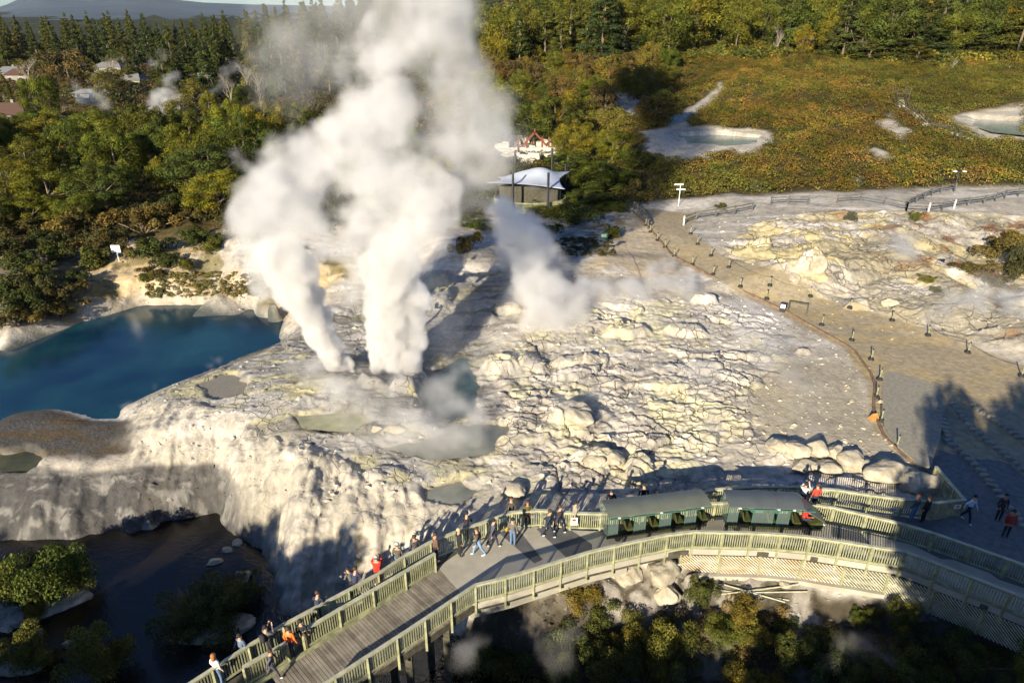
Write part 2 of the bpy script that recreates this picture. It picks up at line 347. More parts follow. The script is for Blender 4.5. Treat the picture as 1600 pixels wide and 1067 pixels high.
for pl in ([(928,178),(960,148),(985,142),(1005,155),(990,172),(1012,178),(985,182),(965,172)], [(1045,205),(1040,180),(1080,165),(1125,135),(1130,142),(1090,170),(1075,185),(1080,205)],
           [(1000,205),(1060,200),(1200,206),(1210,218),(1180,240),(1130,236),(1060,250),(1010,232)], [(1370,195),(1395,182),(1400,192),(1432,205),(1405,215),(1390,205)],
           [(1360,228),(1368,226),(1395,245),(1380,250)], [(1480,182),(1530,176),(1600,170),(1620,190),(1600,222),(1540,215),(1510,200)], [(1325,288),(1345,275),(1355,280),(1340,290)], [(1232,97),(1250,92),(1256,100),(1240,106)],
           [(770,225),(880,222),(885,245),(870,262),(790,262)]):
    Z_patch = np.maximum(Z_patch, zone(pl, feather=.8, wob=1.0))
# ---- relief
X, Y = GX, GY
wx = X + 1.3 * (fbm(X, Y, 3, 3, 7) - .5); wy = Y + 1.3 * (fbm(X, Y, 3, 3, 8) - .5)
f1, f2, hh = worley(wx / 2.9 + wy * .1, wy / 1.5)
e = f2 - f1
slab = (hh - .35) * .42 * sstep(0, .10, e) + .06 * (1 - f1) - .14 * (1 - sstep(0, .05, e))
lt = fbm(X * .55 + .2 * Y, Y * 1.1, 4.5, 5, 57, .55) * 9; lf = lt - np.floor(lt); ledge = (np.floor(lt) + sstep(.78, 1, lf) - lt) * .17
g1, g2, gh = worley(wx / .85 + 7, wy / .55 + 3)
slab += .035 * (gh - .3) * sstep(0, .2, g2 - g1)
soft = (1 - Z_flat) * (1 - far) * (1 - Z_deck)
dens = fbm(X, Y, 5, 2, 33)
slab += ledge
slab += .05 * (billow(wx * 1.3, wy * 2, .5, 4, 52, .6) - .35)
rel = Z_slab * (1 - Z_flat) * sstep(.3, .5, dens) * slab * 1.35
rel += Z_slab * soft * (billow(X, Y * 1.5, 1.0, 4, 41) - .3) * .16
bl = billow(wx * 1.15, wy * .6, 2.0, 4, 3, .45)
_l2 = 1 - .35 * sstep(-.44, -.52, X / np.maximum(Y, 1)); rel += Z_face * _l2 * (1 - Z_deck) * ((.42 - bl) * 1.0)
rel += Z_terr * (1 - Z_face) * ((.4 - billow(wx, wy * 2.2, 1.6, 5, 4)) * .22 + ledge * .5)
rel += Z_mound * (1 - Z_path) * ((.4 - billow(wx, wy, 4.5, 6, 9, .55)) * 1.6 + (slab * .8))
rel += Z_shore * (1 - Z_pool) * ((.4 - billow(wx, wy, 2.6, 5, 12, .55)) * .9)
rel += Z_gully * (fbm(X, Y, 1.8, 5, 21, .6) - .5) * 1.1
rel += soft * (fbm(X, Y, .7, 4, 14) - .5) * .10
rel += Z_flat * (1 - Z_deck) * (fbm(X, Y, 1.2, 4, 15) - .5) * .04
rel += far * ((fbm(X, Y, 34, 4, 16) - .5) * (3.0 + Y * .03) * sstep(80, 120, Y) + (fbm(X, Y, 5, 3, 17) - .5) * 1.2) * (1 - .8 * Z_patch)
rel *= 1 - Z_shelf * .93
H1 = H0 + rel
# rims, vent mounds and basins on the terrace
def bump(px, py, rx, ry, h, pw=1., rag=.25):
    global H1
    x, y, _ = at0(px, py); q = np.sqrt(((X - x) / rx) ** 2 + ((Y - y) / ry) ** 2) + rag * (fbm(X, Y, .6 * rx + .3, 3, int(px) % 50) - .5)
    H1 = H1 + h * (1 - sstep(.55, 1.05, q)) ** pw
for a in ((582,600,1.1,.5,.55),(632,604,1.0,.5,.65),(560,598,.8,.5,.3),(568,672,.8,.35,.45),(525,665,1.2,.3,.2),(650,668,1.3,.3,.3),(690,560,.7,1.3,.5),
          (690,470,1.1,1.6,.9),(680,440,1.5,1.2,.9),(780,575,1.6,.8,.7),(830,570,1.3,.8,.5),(755,500,1.3,.8,.5),(790,485,1.5,.6,.6),(980,520,2.2,1.0,.7),(1070,520,2.0,.9,.6),(900,565,2,.8,.5),
          (1100,472,1.3,.6,.7),(1268,418,1.4,1.1,1.2),(1185,385,1.4,1.0,.9),(1340,480,1.2,.6,.6),(1255,551,.7,.3,.35),(890,655,1.7,.9,.75),(930,715,1.5,.8,.5),(1000,730,.9,.9,.6),(430,505,.7,.5,1.6),
          (600,742,1.4,.7,.3),(350,610,1.6,.9,-.35),(680,590,1.2,1.3,-.5),(720,690,1.6,.8,-.45),(610,690,1.5,.5,-.2),(700,757,1.3,.6,-.3)): bump(*a)
PONDS = {}
for poly in ([(1062,208),(1120,204),(1188,212),(1180,222),(1130,226),(1075,222)], [(1520,180),(1600,184),(1640,200),(1600,214),(1550,208),(1525,196)], [(660,575),(720,560),(745,590),(740,640),(690,650),(655,630)], [(670,680),(740,660),(790,665),(765,705),(690,715),(600,700)],
             [(315,600),(350,582),(385,590),(380,612),(340,622)], [(-40,710),(40,695),(60,705),(45,730),(-40,745)], [(660,755),(720,745),(745,760),(715,785),(665,780)], [(470,650),(560,640),(580,655),(560,668),(480,668)]):
    c = [march(*q, H1) for q in poly]; zs = sorted(q[2] for q in c); z = zs[len(zs) // 3]; mz = zone([q[:2] for q in c], feather=.35, wob=.7, world=True); H1 = H1 * (1 - mz) + np.minimum(H1, z - .35) * mz
    cx = sum(q[0] for q in c) / len(c); cy = sum(q[1] for q in c) / len(c); PONDS[tuple(poly[0])] = ([(cx + (q[0] - cx) * 1.15, cy + (q[1] - cy) * 1.25) for q in c], z - .12)
H1 = np.where(Z_deck > .4, np.minimum(H1, -.35), H1)
# ---- colours of the ground itself
def mixc(A, c, m): m = np.asarray(m)[..., None]; return A * (1 - m) + np.array(c) * m
n1 = fbm(X, Y, 6, 4, 22); n2 = fbm(X, Y, 1.3, 5, 23, .6); n3 = fbm(X * .6, Y * 2.2, 3, 5, 24, .6); n4 = fbm(X, Y, .35, 3, 28, .6)
C = np.zeros(X.shape + (3,)) + np.array((.50, .465, .385))
C = mixc(C, (.31, .30, .27), sstep(.5, .66, n2) * .75)
C = mixc(C, (.70, .67, .60), sstep(.50, .64, n3) * .75)
C = mixc(C, (.66, .62, .40), sstep(.47, .60, fbm(X, Y * 1.4, 3.2, 5, 25, .62)) * Z_slab * .8); C = mixc(C, (.13, .125, .11), Z_slab * (1 - Z_flat) * sstep(.3, .5, dens) * (1 - sstep(.02, .07, e)) * .35); C = mixc(C, (.66, .62, .52), Z_slab * sstep(.55, .66, fbm(X, Y, 2.4, 5, 56, .6)) * .8)
C = mixc(C, (.58, .50, .25), sstep(.46, .6, fbm(X, Y * 1.4, 4, 5, 26, .62)) * Z_mound * .8)
C = mixc(C, (.30, .275, .20), sstep(.55, .7, fbm(X, Y, 7, 4, 27)) * Z_mound * .8)
C = mixc(C, (.24, .10, .03), sstep(.60, .70, fbm(X, Y, 2.5, 4, 29)) * Z_mound * sstep(30, 44, X) * .8)
C = mixc(C, (.30, .305, .30), Z_terr * (1 - Z_face) * .65)
C = mixc(C, (.50, .47, .24), Z_terr * sstep(.56, .66, fbm(X, Y * 2.5, 2.4, 4, 31)) * .6)
C = mixc(C, (.17, .165, .14), Z_terr * sstep(.56, .66, fbm(X * .5, Y * 2.5, 2.4, 4, 32)) * .7)
# streaks that run down the flowstone
st = fbm(X * 3.2 + .8 * n2, Y * .35, 1, 4, 34, .6)
C = mixc(C, (.58, .54, .42), Z_face * sstep(.5, .64, st) * .5); C = mixc(C, (.25, .235, .20), Z_face * sstep(.58, .44, st) * .3); C = mixc(C, (.20, .19, .165), Z_face * sstep(.56, .68, fbm(X, Y, .55, 4, 53, .65)) * .4); C = mixc(C, (.30, .28, .22), Z_face * sstep(.5, .6, fbm(X, Y, 2.2, 4, 54)) * .5)
C = mixc(C, (.30, .19, .03), Z_face * sstep(.66, .74, fbm(X * 2.2, Y * .5, 1.3, 4, 35, .6)) * .55 * sstep(.2, -2.5, H1))
C = mixc(C, (.20, .155, .05), zone([(345,850),(400,845),(420,880),(380,900),(330,900)], feather=.4) * .7)
# flats, path, gully, shore, far ground
C = mixc(C, (.43, .385, .28), Z_flat * .75); C = mixc(C, (.48, .43, .31), Z_flat * sstep(.5, .62, n3) * .5)
C = mixc(C, (.37, .315, .205), Z_path * .8); C = mixc(C, (.46, .37, .20), Z_path * sstep(.5, .64, fbm(X * .8 + Y * .3, Y * 2, 2, 5, 36, .6)) * .7)
C = mixc(C, (.66, .64, .60), zone([(1095,470),(1180,470),(1230,500),(1215,545),(1150,520)], feather=1.) * .7)
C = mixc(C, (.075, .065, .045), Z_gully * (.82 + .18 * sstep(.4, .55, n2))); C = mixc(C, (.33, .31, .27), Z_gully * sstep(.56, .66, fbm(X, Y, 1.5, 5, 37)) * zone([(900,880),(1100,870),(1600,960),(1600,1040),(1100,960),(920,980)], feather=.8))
C = mixc(C, (.50, .38, .19), Z_shore * sstep(.35, .6, n1) * .8); C = mixc(C, (.17, .15, .06), Z_shore * sstep(.52, .62, fbm(X, Y, 2.2, 4, 38)) * .8)
C = mixc(C, (.52, .48, .40), zone([(130,490),(220,472),(400,474),(440,470),(400,450),(300,455),(220,450),(160,470)], feather=.6) * .8)
C = mixc(C, (.085, .07, .035), Z_left * .7)
C = mixc(C, (.085, .082, .075), Z_shelf * .95); C = mixc(C, (.14, .10, .05), Z_shelf * sstep(.5, .64, fbm(X * .4, Y * 2, 1.5, 4, 39)) * .7)
C = mixc(C, (.03, .05, .05), Z_pool * .9)
for _c0, _z0 in PONDS.values(): C = mixc(C, (.20, .17, .11), zone(_c0, feather=.5, wob=.3, world=True) * sstep(_z0 + .14, _z0, H1) * .8)
C = mixc(C, (.075, .065, .025), far); C = mixc(C, (.13, .085, .03), far * sstep(.5, .62, n2) * .7)
C = mixc(C, (.60, .57, .48), Z_patch * .95); C = mixc(C, (.40, .36, .26), Z_patch * sstep(.54, .64, n2) * .7)
C = mixc(C, (.16, .13, .06), np.clip(zone([(880,400),(990,345),(985,330),(880,370)], feather=1.) + zone([(800,400),(880,390),(900,410),(860,420)], feather=1.), 0, 1) * sstep(.35, .6, n2) * .8)
C = mixc(C, (.52, .42, .26), zone([(900,440),(985,345),(1010,350),(1045,400),(1080,430),(1000,440),(960,410)], feather=.8) * .7)
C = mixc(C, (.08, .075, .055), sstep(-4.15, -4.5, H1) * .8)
Z_lip = zone([(-90,800),(100,800),(215,795),(250,830),(200,860),(-90,880)], feather=.2, wob=.15); Z_ap = zone([(-90,738),(60,735),(200,742),(225,765),(215,800),(100,815),(-90,815)], feather=.25, wob=.15); v1, v2, _q = worley(wx / 1.1, wy / .5)
C = mixc(C, (.15, .15, .145), Z_ap * .85); C = mixc(C, (.42, .41, .37), Z_ap * (1 - sstep(.02, .10, v2 - v1)) * sstep(.45, .6, n2) * .7)
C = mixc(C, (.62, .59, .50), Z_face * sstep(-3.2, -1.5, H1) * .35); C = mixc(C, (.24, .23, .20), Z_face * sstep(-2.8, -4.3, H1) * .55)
C = mixc(C, (.05, .06, .035), sstep(420, 520, GY) * (GX < 60))
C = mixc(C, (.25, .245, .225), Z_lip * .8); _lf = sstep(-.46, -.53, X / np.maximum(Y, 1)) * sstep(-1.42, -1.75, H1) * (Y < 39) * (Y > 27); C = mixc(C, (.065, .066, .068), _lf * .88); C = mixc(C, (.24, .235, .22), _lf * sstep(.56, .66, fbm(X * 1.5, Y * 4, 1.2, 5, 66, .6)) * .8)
C *= (.66 + .26 * n4)[..., None]; C = C * np.array((.96, .955, .99))
# ---- push the vertices along their normals for overhanging knobs on the flowstone
gx = np.gradient(H1, ax, axis=0); gy = np.gradient(H1, ay, axis=1); ln = np.sqrt(gx ** 2 + gy ** 2 + 1)
k3 = (.45 - billow(wx * 1.3 + H1 * .15, wy * .4 + H1 * .75, 1.1, 5, 44, .47)) * .55 * _l2 * Z_face * (1 - Z_deck) + (.45 - billow(wx + H1, wy - H1, .5, 3, 45)) * .16 * np.maximum(Z_slab, Z_terr * .6) * soft
VX = X - gx / ln * k3; VY = Y - gy / ln * k3; VZ = H1 + k3 / ln
V = np.stack([VX, VY, VZ], -1).reshape(-1, 3); nx_, ny_ = X.shape
ii = np.arange((nx_ - 1) * (ny_ - 1)); a = (ii // (ny_ - 1)) * ny_ + ii % (ny_ - 1)
Fq = np.stack([a, a + ny_, a + ny_ + 1, a + 1], 1)
gm = mat('ground_surface', (1, 1, 1), .95, var=.16, scale=2.2, attr=True, bump=.75, spec=.12, bdist=.07)
nt = gm.node_tree; N = nt.nodes; L = nt.links; bs = N['Principled BSDF']
def nd(t, **k):
    q = N.new(t)
    for a_, b_ in k.items(): setattr(q, a_, b_)
    return q
tc = nd('ShaderNodeTexCoord'); nzw = nd('ShaderNodeTexNoise'); nzw.inputs['Scale'].default_value = 1.4; nzw.inputs['Detail'].default_value = 5; L.new(tc.outputs['Object'], nzw.inputs['Vector'])
mxv = nd('ShaderNodeMix', data_type='VECTOR'); mxv.inputs[0].default_value = .35; L.new(tc.outputs['Object'], mxv.inputs[4]); L.new(nzw.outputs['Color'], mxv.inputs[5])
vo = nd('ShaderNodeTexVoronoi', feature='DISTANCE_TO_EDGE'); vo.inputs['Scale'].default_value = 1.7; L.new(mxv.outputs[1], vo.inputs['Vector'])
mr = nd('ShaderNodeMapRange'); mr.inputs['From Min'].default_value = 0; mr.inputs['From Max'].default_value = .045; L.new(vo.outputs['Distance'], mr.inputs['Value'])
ca = nd('ShaderNodeAttribute', attribute_name='crk'); n5 = nd('ShaderNodeTexNoise'); n5.inputs['Scale'].default_value = .35; L.new(tc.outputs['Object'], n5.inputs['Vector'])
m5 = nd('ShaderNodeMapRange'); m5.inputs['From Min'].default_value = .45; m5.inputs['From Max'].default_value = .6; L.new(n5.outputs[0], m5.inputs['Value'])
iv_ = nd('ShaderNodeMath', operation='SUBTRACT'); iv_.inputs[0].default_value = 1; L.new(mr.outputs[0], iv_.inputs[1])
mm = nd('ShaderNodeMath', operation='MULTIPLY'); L.new(iv_.outputs[0], mm.inputs[0]); L.new(ca.outputs['Fac'], mm.inputs[1]); m6 = nd('ShaderNodeMath', operation='MULTIPLY'); L.new(mm.outputs[0], m6.inputs[0]); L.new(m5.outputs[0], m6.inputs[1])
cm_ = nd('ShaderNodeMix', data_type='RGBA', blend_type='MULTIPLY'); L.new(m6.outputs[0], cm_.inputs[0]); L.new(bs.inputs['Base Color'].links[0].from_socket, cm_.inputs[6]); cm_.inputs[7].default_value = (.45, .43, .40, 1); L.new(cm_.outputs[2], bs.inputs['Base Color'])
bp2 = nd('ShaderNodeBump', invert=True); bp2.inputs['Strength'].default_value = .8; bp2.inputs['Distance'].default_value = .12; L.new(m6.outputs[0], bp2.inputs['Height']); L.new(bs.inputs['Normal'].links[0].from_socket, bp2.inputs['Normal']); L.new(bp2.outputs[0], bs.inputs['Normal'])
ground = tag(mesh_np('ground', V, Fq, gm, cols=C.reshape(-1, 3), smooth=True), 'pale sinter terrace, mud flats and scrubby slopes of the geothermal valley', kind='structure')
_a = ground.data.attributes.new('crk', 'FLOAT', 'POINT'); _a.data.foreach_set('value', (np.clip(np.maximum(np.maximum(Z_slab, Z_mound), Z_terr * .6) * soft + Z_face * .25, 0, 1)).astype(np.float32).ravel())
def G(x, y): return G0(x, y, H1)
def at(px, py): return march(px, py, H1)
print('ground', V.shape, time.time() - T0)
# ---- water
def water(name, poly, z, m, label, thick=None):
    mb = MB(); mb.poly([(p[0], p[1], z) for p in poly]); o = mb.build(name, m)
    return tag(o, label, kind='structure')
def watermat(name, c1, c2, scale, rough=.08, wave=3., bump=.25, stretch=None):
    m = mat(name, c1, rough, scale=scale, col2=c2, stretch=stretch); nt = m.node_tree; b = nt.nodes['Principled BSDF']
    n = nt.nodes.new('ShaderNodeTexNoise'); n.inputs['Scale'].default_value = wave; n.inputs['Detail'].default_value = 4
    tc = nt.nodes.new('ShaderNodeTexCoord'); nt.links.new(tc.outputs['Object'], n.inputs['Vector'])
    bp = nt.nodes.new('ShaderNodeBump'); bp.inputs['Strength'].default_value = bump; bp.inputs['Distance'].default_value = .05
    nt.links.new(n.outputs[0], bp.inputs['Height']); nt.links.new(bp.outputs[0], b.inputs['Normal']); return m
pm = watermat('blue_pool_water', (.0015, .018, .046), (.010, .054, .074), .16, .14, 5, .2)
water('blue_pool', [P(*q, -1.42) for q in [(-150,690),(-150,520),(0,500),(130,480),(330,465),(450,470),(500,520),(400,600),(260,660),(215,690),(0,692)]], -1.42, pm, 'deep blue hot pool behind the terrace')
sm = watermat('stream_water', (.004, .0045, .006), (.016, .012, .007), .28, .12, 5, .6)
water('stream', [(-60, 6), (14, 6), (6, 20), (-2, 24), (-8, 31), (-14, 38), (-50, 42)], -4.5, sm, 'dark shallow stream at the foot of the terrace')
tm = watermat('milky_pool_water', (.16, .23, .20), (.24, .30, .26), .2, .15, 3, .15)
dm = watermat('steaming_pool_water', (.10, .115, .105), (.23, .235, .20), .4, .12, 4, .2)
gm2 = watermat('green_pool_water', (.035, .04, .012), (.09, .085, .03), .5, .12, 4, .2)
def pond(poly, dz, m, label):
    c, z = PONDS[tuple(poly[0])]
    return water('hot_pool', c, z, m, label)
pond([(1062,208),(1120,204),(1188,212),(1180,222),(1130,226),(1075,222)], .25, tm, 'milky green pool in the white hollow on the slope')
pond([(1520,180),(1600,184),(1640,200),(1600,214),(1550,208),(1525,196)], .2, tm, 'grey pool at the right edge of the slope')
dm2 = watermat('teal_pool_water', (.03, .06, .06), (.09, .13, .12), .4, .12, 4, .2)
pond([(660,575),(720,560),(745,590),(740,640),(690,650),(655,630)], .18, dm2, 'dark teal pool beside the geyser mound')
pond([(670,680),(740,660),(790,665),(765,705),(690,715),(600,700)], .12, dm, 'grey steaming pool on the terrace by the rocks')
pond([(315,600),(350,582),(385,590),(380,612),(340,622)], .16, mat('clay_water', (.22, .20, .15), .12, .1), 'small clay coloured basin on the rim of the blue pool')
pond([(-40,710),(40,695),(60,705),(45,730),(-40,745)], .15, gm2, 'olive green pool below the lit sinter knob')
pond([(470,650)], 0, mat('pale_green_water', (.20, .21, .13), .2, scale=1.2, col2=(.32, .31, .20)), 'thin pale green pool in front of the vents')
pond([(660,755),(720,745),(745,760),(715,785),(665,780)], .12, dm, 'shallow grey basin above the walkway')
# ------------------------------------------------------------ walkway and its fences
def rail_line(pxs, z=1.1): return [Vector(P(x, y, z)[:2]).to_3d() for x, y in pxs]
def resample(line, step):
    seg = [(line[i + 1] - line[i]).length for i in range(len(line) - 1)]; tot = sum(seg); n = max(1, round(tot / step)); out = []
    for k in range(n + 1):
        s = tot * k / n; i = 0
        while i < len(seg) - 1 and s > seg[i]: s -= seg[i]; i += 1
        out.append(line[i].lerp(line[i + 1], min(1, s / seg[i])))
    return out
def fence(pxs, label, step=1.5, zb=0., ht=1.1, drop=.25, skirt=0, gap=.108, m='timber', mr='rail', seed=0, lower=.16, group=None, line=None):
    rnd = random.Random(seed); line = line or rail_line(pxs, zb + ht); pts = resample(line, step)
    c = pts[len(pts) // 2]; root = empty('timber_fence', (c.x, c.y, zb), 0, label, 'fence', group)
    def B(mb, name, mm): o = mb.build(name, mm); o.parent = root; o.matrix_parent_inverse = Matrix.Translation(-root.location); return o
    r = MB()
    for a, b in zip(pts, pts[1:]):
        d = (b - a).normalized() * .02
        r.bar((a.x - d.x, a.y - d.y, zb + ht + .015), (b.x + d.x, b.y + d.y, zb + ht + .015 + rnd.uniform(-.003, .003)), .15, .05)
    B(r, 'top_rail', M[mr])
    for hh_, nm_ in ((ht - .085, 'upper_rail'), (lower, 'lower_rail')):
        r = MB()
        for a, b in zip(pts, pts[1:]): r.bar((a.x, a.y, zb + hh_), (b.x, b.y, zb + hh_), .045, .09)
        B(r, nm_, M[m])
    for p in pts:
        q = MB(); q.box((p.x, p.y, zb + (ht - .02 - drop) / 2), (.1, .1, ht - .02 + drop), rnd.uniform(-.1, .1)); B(q, 'post', M[m])
    for a, b in zip(pts, pts[1:]):
        q = MB(); L = (b - a).length; n = int(L / gap); d = (b - a).normalized(); ang = math.atan2(d.y, d.x); nrm = Vector((-d.y, d.x, 0)) * .036
        for k in range(1, n):
            p = a + d * (L * k / n) + nrm; q.box((p.x, p.y, zb + ht / 2 + rnd.uniform(-.01, .01)), (.048, .02, ht - .14), ang + rnd.uniform(-.04, .04))
        B(q, 'paling_panel', M[m])
    if skirt:
        q = MB(); q2 = MB()
        for a, b in zip(pts, pts[1:]):
            d = (b - a).normalized(); nrm = Vector((-d.y, d.x, 0)) * .085
            q.bar((a + nrm + d * .01) + Vector((0, 0, zb - .0)), (b + nrm - d * .01) + Vector((0, 0, zb - .0)), .05, .16)
            q2.bar((a + nrm * .6 + d * .01) + Vector((0, 0, zb - .08 - skirt / 2)), (b + nrm * .6 - d * .01) + Vector((0, 0, zb - .09 - skirt / 2)), .06, skirt)
        B(q, 'edge_beam', M[m]); B(q2, 'fascia_board', M['dark_timber'])
    return root, pts
O_PX = [(270,1085),(400,1001),(460,966),(522,934),(590,897),(617,877),(672,847),(697,837),(737,821),(770,811),(800,800)]
B_PX = [(800,800),(826,795),(868,800),(925,803),(1000,800),(1060,791),(1110,787),(1165,783),(1230,783),(1290,790),(1355,805),(1430,823),(1500,847),(1560,868),(1640,897)]
A_PX = [(1000,800),(1040,785),(1075,773),(1110,765),(1190,760),(1290,762),(1340,771),(1420,781),(1460,786),(1508,781)]
I1_PX = [(380,1042),(447,1004)]; I2_PX = [(472,986),(550,940),(612,905),(679,865)]
N_PX = [(470,1092),(510,1067),(550,1041),(626,992),(694,947),(735,916),(800,900),(925,861),(987,847),(1069,830),(1110,831),(1200,833),(1277,840),(1320,847),(1365,854),(1412,861),(1450,875),(1492,892),(1552,914),(1640,950)]
D_PX = [(1463,729),(1508,781)]
fence(O_PX, 'dark timber railing on the terrace side of the narrow viewing strip', seed=1)
fence(B_PX, 'long timber railing that runs behind the shuttle train to the right edge', seed=2)
fence(A_PX, 'timber railing of the outer lookout, nearest the sinter rocks', seed=3, step=1.6)
fence(I1_PX, 'short timber railing behind the boy in dark clothes at the bottom left', seed=4)
_, ip = fence(I2_PX, 'sunlit timber railing between the viewing strip and the board ramp', seed=5)
npt = fence(N_PX, 'pale green timber railing along the bush side of the walkway', seed=6, drop=.75, skirt=.42, step=1.42)[1]
fence(D_PX, 'short slanting railing between the lookout and the dark path', seed=7, step=1.1)
N_L, O_L, B_L, A_L = rail_line(N_PX), rail_line(O_PX), rail_line(B_PX), rail_line(A_PX)
def slab(name, pts, z0, z1, m, label):
    mb = MB(); mb.prism([(p[0], p[1]) for p in pts], z0, z1); return tag(mb.build(name, m), label, kind='structure')
def split(line, px):   # part of a polyline right of a photo column
    return [p for p in line if p.x / p.y > (px - 800) / FPX / _c * .9]
# board ramp at the left
sA = P(700, 868 + 16, 0); sB = P(745, 930 - 6, 0)
bl = [Vector(P(380, 1062 + 22, 0)), Vector(P(684, 886, 0))]; br = [Vector(P(470, 1125, 0)), Vector(N_L[5]) - Vector((0, .05, 0))]
mb = MB(); d = (bl[1] - bl[0]).normalized(); n = Vector((d.y, -d.x, 0)); rnd = random.Random(5)
Lb = (bl[1] - bl[0]).length
def isect(p, q, line):
    for a, b in zip(line, line[1:]):
        e = b - a; f_ = q; den = f_.x * e.y - f_.y * e.x
        if abs(den) < 1e-6: continue
        t = ((a.x - p.x) * e.y - (a.y - p.y) * e.x) / den; u = ((a.x - p.x) * f_.y - (a.y - p.y) * f_.x) / den
        if -.001 <= u <= 1.001 and t > 0: return t
    return None
k = -3.0
while k < Lb:
    p = bl[0] + d * k; t = isect(p, n, N_L)
    if t: mb.bar(p + Vector((0, 0, -.03 + rnd.uniform(-.004, .004))), p + n * t + Vector((0, 0, -.03)), .126, .04)
    k += .146
bwo = mb.build('boardwalk', [M['board'], mat('deck_boards_dark', (.12, .105, .085), .8, scale=1.6, col2=(.21, .19, .155)), mat('deck_boards_pale', (.20, .18, .145), .8, scale=1.6, col2=(.32, .29, .235))])
for pl in bwo.data.polygons: pl.material_index = random.Random(pl.index // 6).choice((0, 0, 1, 2))
bw = tag(bwo, 'ramp of grey cross boards at the bottom of the walkway', kind='structure')
# kerb plank along the ramp
mb = MB(); mb.bar(bl[0] - d * 3 + Vector((0, 0, .04)), bl[1] + Vector((0, 0, .04)), .14, .12); mb.bar(bl[0] - d * 3 - n * .12 + Vector((0, 0, -.02)), bl[1] - n * .12 + Vector((0, 0, -.02)), .12, .1)
tag(mb.build('kerb', M['timber']), 'mossy timber kerb along the board ramp', kind='structure')
# viewing strip
strip = [Vector((p.x, p.y, 0)) for p in O_L[:9]] + [bl[1] + Vector((.1, .05, 0)), bl[0] - d * 3]
slab('viewing_strip', strip, -.12, -.03, M['dark_timber'], 'dark narrow viewing strip behind the board ramp')
# concrete deck (platform and train lane), then the pavement that joins the dark path
plat = [bl[1] + Vector((.02, .02, 0))] + [O_L[8], O_L[9], O_L[10]] + B_L[1:] + [Vector((34, 18, 0))] + [p for p in N_L[::-1] if p.x > N_L[5].x - .01]
slab('walkway', plat, -.35, -.002, M['concrete'], 'concrete walkway deck that carries the shuttle train')
look = [p for p in A_L[1:]] + [p for p in B_L[::-1] if A_L[1].x < p.x < A_L[-1].x + .3]
slab('lookout_floor', look, -.3, -.012, M['dark_concrete'], 'dark floor of the outer lookout')
pave = [P(1505,792,0), P(1463,742,0), P(1440,735,0), P(1470,640,0), P(1520,650,0), P(1600,745,0), P(1720,870,0), P(1760,960,0), P(1640,925,0), P(1560,890,0), P(1500,866,0), P(1430,842,0)]
slab('path', pave, -.3, .03, M['asphalt'], 'dark asphalt path beside the lookout')
pm_ = [at(*q) for q in [(1383,581),(1465,589),(1474,640),(1468,690),(1452,735),(1436,733),(1402,702),(1380,668),(1378,615)]]
mb = MB(); mb.prism([(p[0], p[1]) for p in pm_], .0, .26); tag(mb.build('gravel_pad', M['gravel']), 'grey fine gravel pad laid at the head of the path', kind='structure')
for poly in ([(838,826),(872,815),(925,850),(925,866),(885,871)], [(765,820),(800,815),(848,874),(835,880)], [(880,812),(925,806),(925,826),(905,828)], [(1300,822),(1345,832),(1360,850),(1300,838)], [(1400,838),(1440,850),(1500,875),(1470,873)], [(1530,883),(1590,900),(1620,925),(1560,905)]):
    mb = MB(); mb.poly([(*P(*q, 0)[:2], .003) for q in poly]); tag(mb.build('deck_patch', M['dark_concrete']), 'dark grey patch on the concrete deck', kind='structure')  # flat dark grey sheets just above the concrete
# stone kerbs of the terraced garden beside the path
for pxs in ([(1470,640),(1482,690),(1530,735),(1575,795),(1640,870)], [(1490,632),(1520,672),(1570,712),(1640,770)], [(1508,628),(1545,650),(1600,690),(1660,730)]):
    ln = resample([Vector(at(*q)) for q in pxs], .5); mb = MB(); rnd = random.Random(9)
    for p in ln: mb.box((p.x + rnd.uniform(-.05, .05), p.y + rnd.uniform(-.05, .05), max(p.z, 0) + .05), (.5 + rnd.uniform(-.1, .08), .3 + rnd.uniform(-.05, .08), .3), rnd.uniform(-.4, .4))
    tag(mb.build('kerb', M['stone'], bevel=.03), 'rough stone kerb beside the dark path', kind='structure')
# slatted screens and the retaining wall under the right part of the walkway
nl = [p for p in N_L if p.x > P(1069, 830, 1.1)[0] - .05]
sc_pts = resample(nl, 2.1)
root = empty('slatted_screen', (sc_pts[3].x, sc_pts[3].y, -1), 0, 'slanting slat screen with rust stains under the bush side railing', 'screen')
for i, (a, b) in enumerate(zip(sc_pts, sc_pts[1:])):
    dd = (b - a).normalized(); out = Vector((dd.y, -dd.x, 0)) * .04; L_ = (b - a).length; q = MB(); z1, z0 = -.60 + .22, -1.45 - .05 * i; hgt = z1 - z0
    flip = -1; k = -hgt
    while k < L_ + hgt:
        u0, u1 = k, k + hgt * 1.05; s0 = max(0, -u0 / (u1 - u0)) if u0 < 0 else 0; s1 = min(1, (L_ - u0) / (u1 - u0))
        if s1 > s0 + .02 and s0 < 1:
            pa = a + dd * (u0 + (u1 - u0) * s0) + out; pb = a + dd * (u0 + (u1 - u0) * s1) + out
            q.bar((pa.x, pa.y, z1 - hgt * s0), (pb.x, pb.y, z1 - hgt * s1), .02, .06)
        k += .165
    o = q.build('slat_panel', M['rust_slat'] if i < 4 else M['rail']); o.parent = root; o.matrix_parent_inverse = Matrix.Translation(-root.location)
    q = MB(); q.box((a.x + out.x, a.y + out.y, (z0 + z1) / 2), (.11, .11, hgt + .1)); o = q.build('post', M['timber']); o.parent = root; o.matrix_parent_inverse = Matrix.Translation(-root.location)
q = MB(); qs = MB()
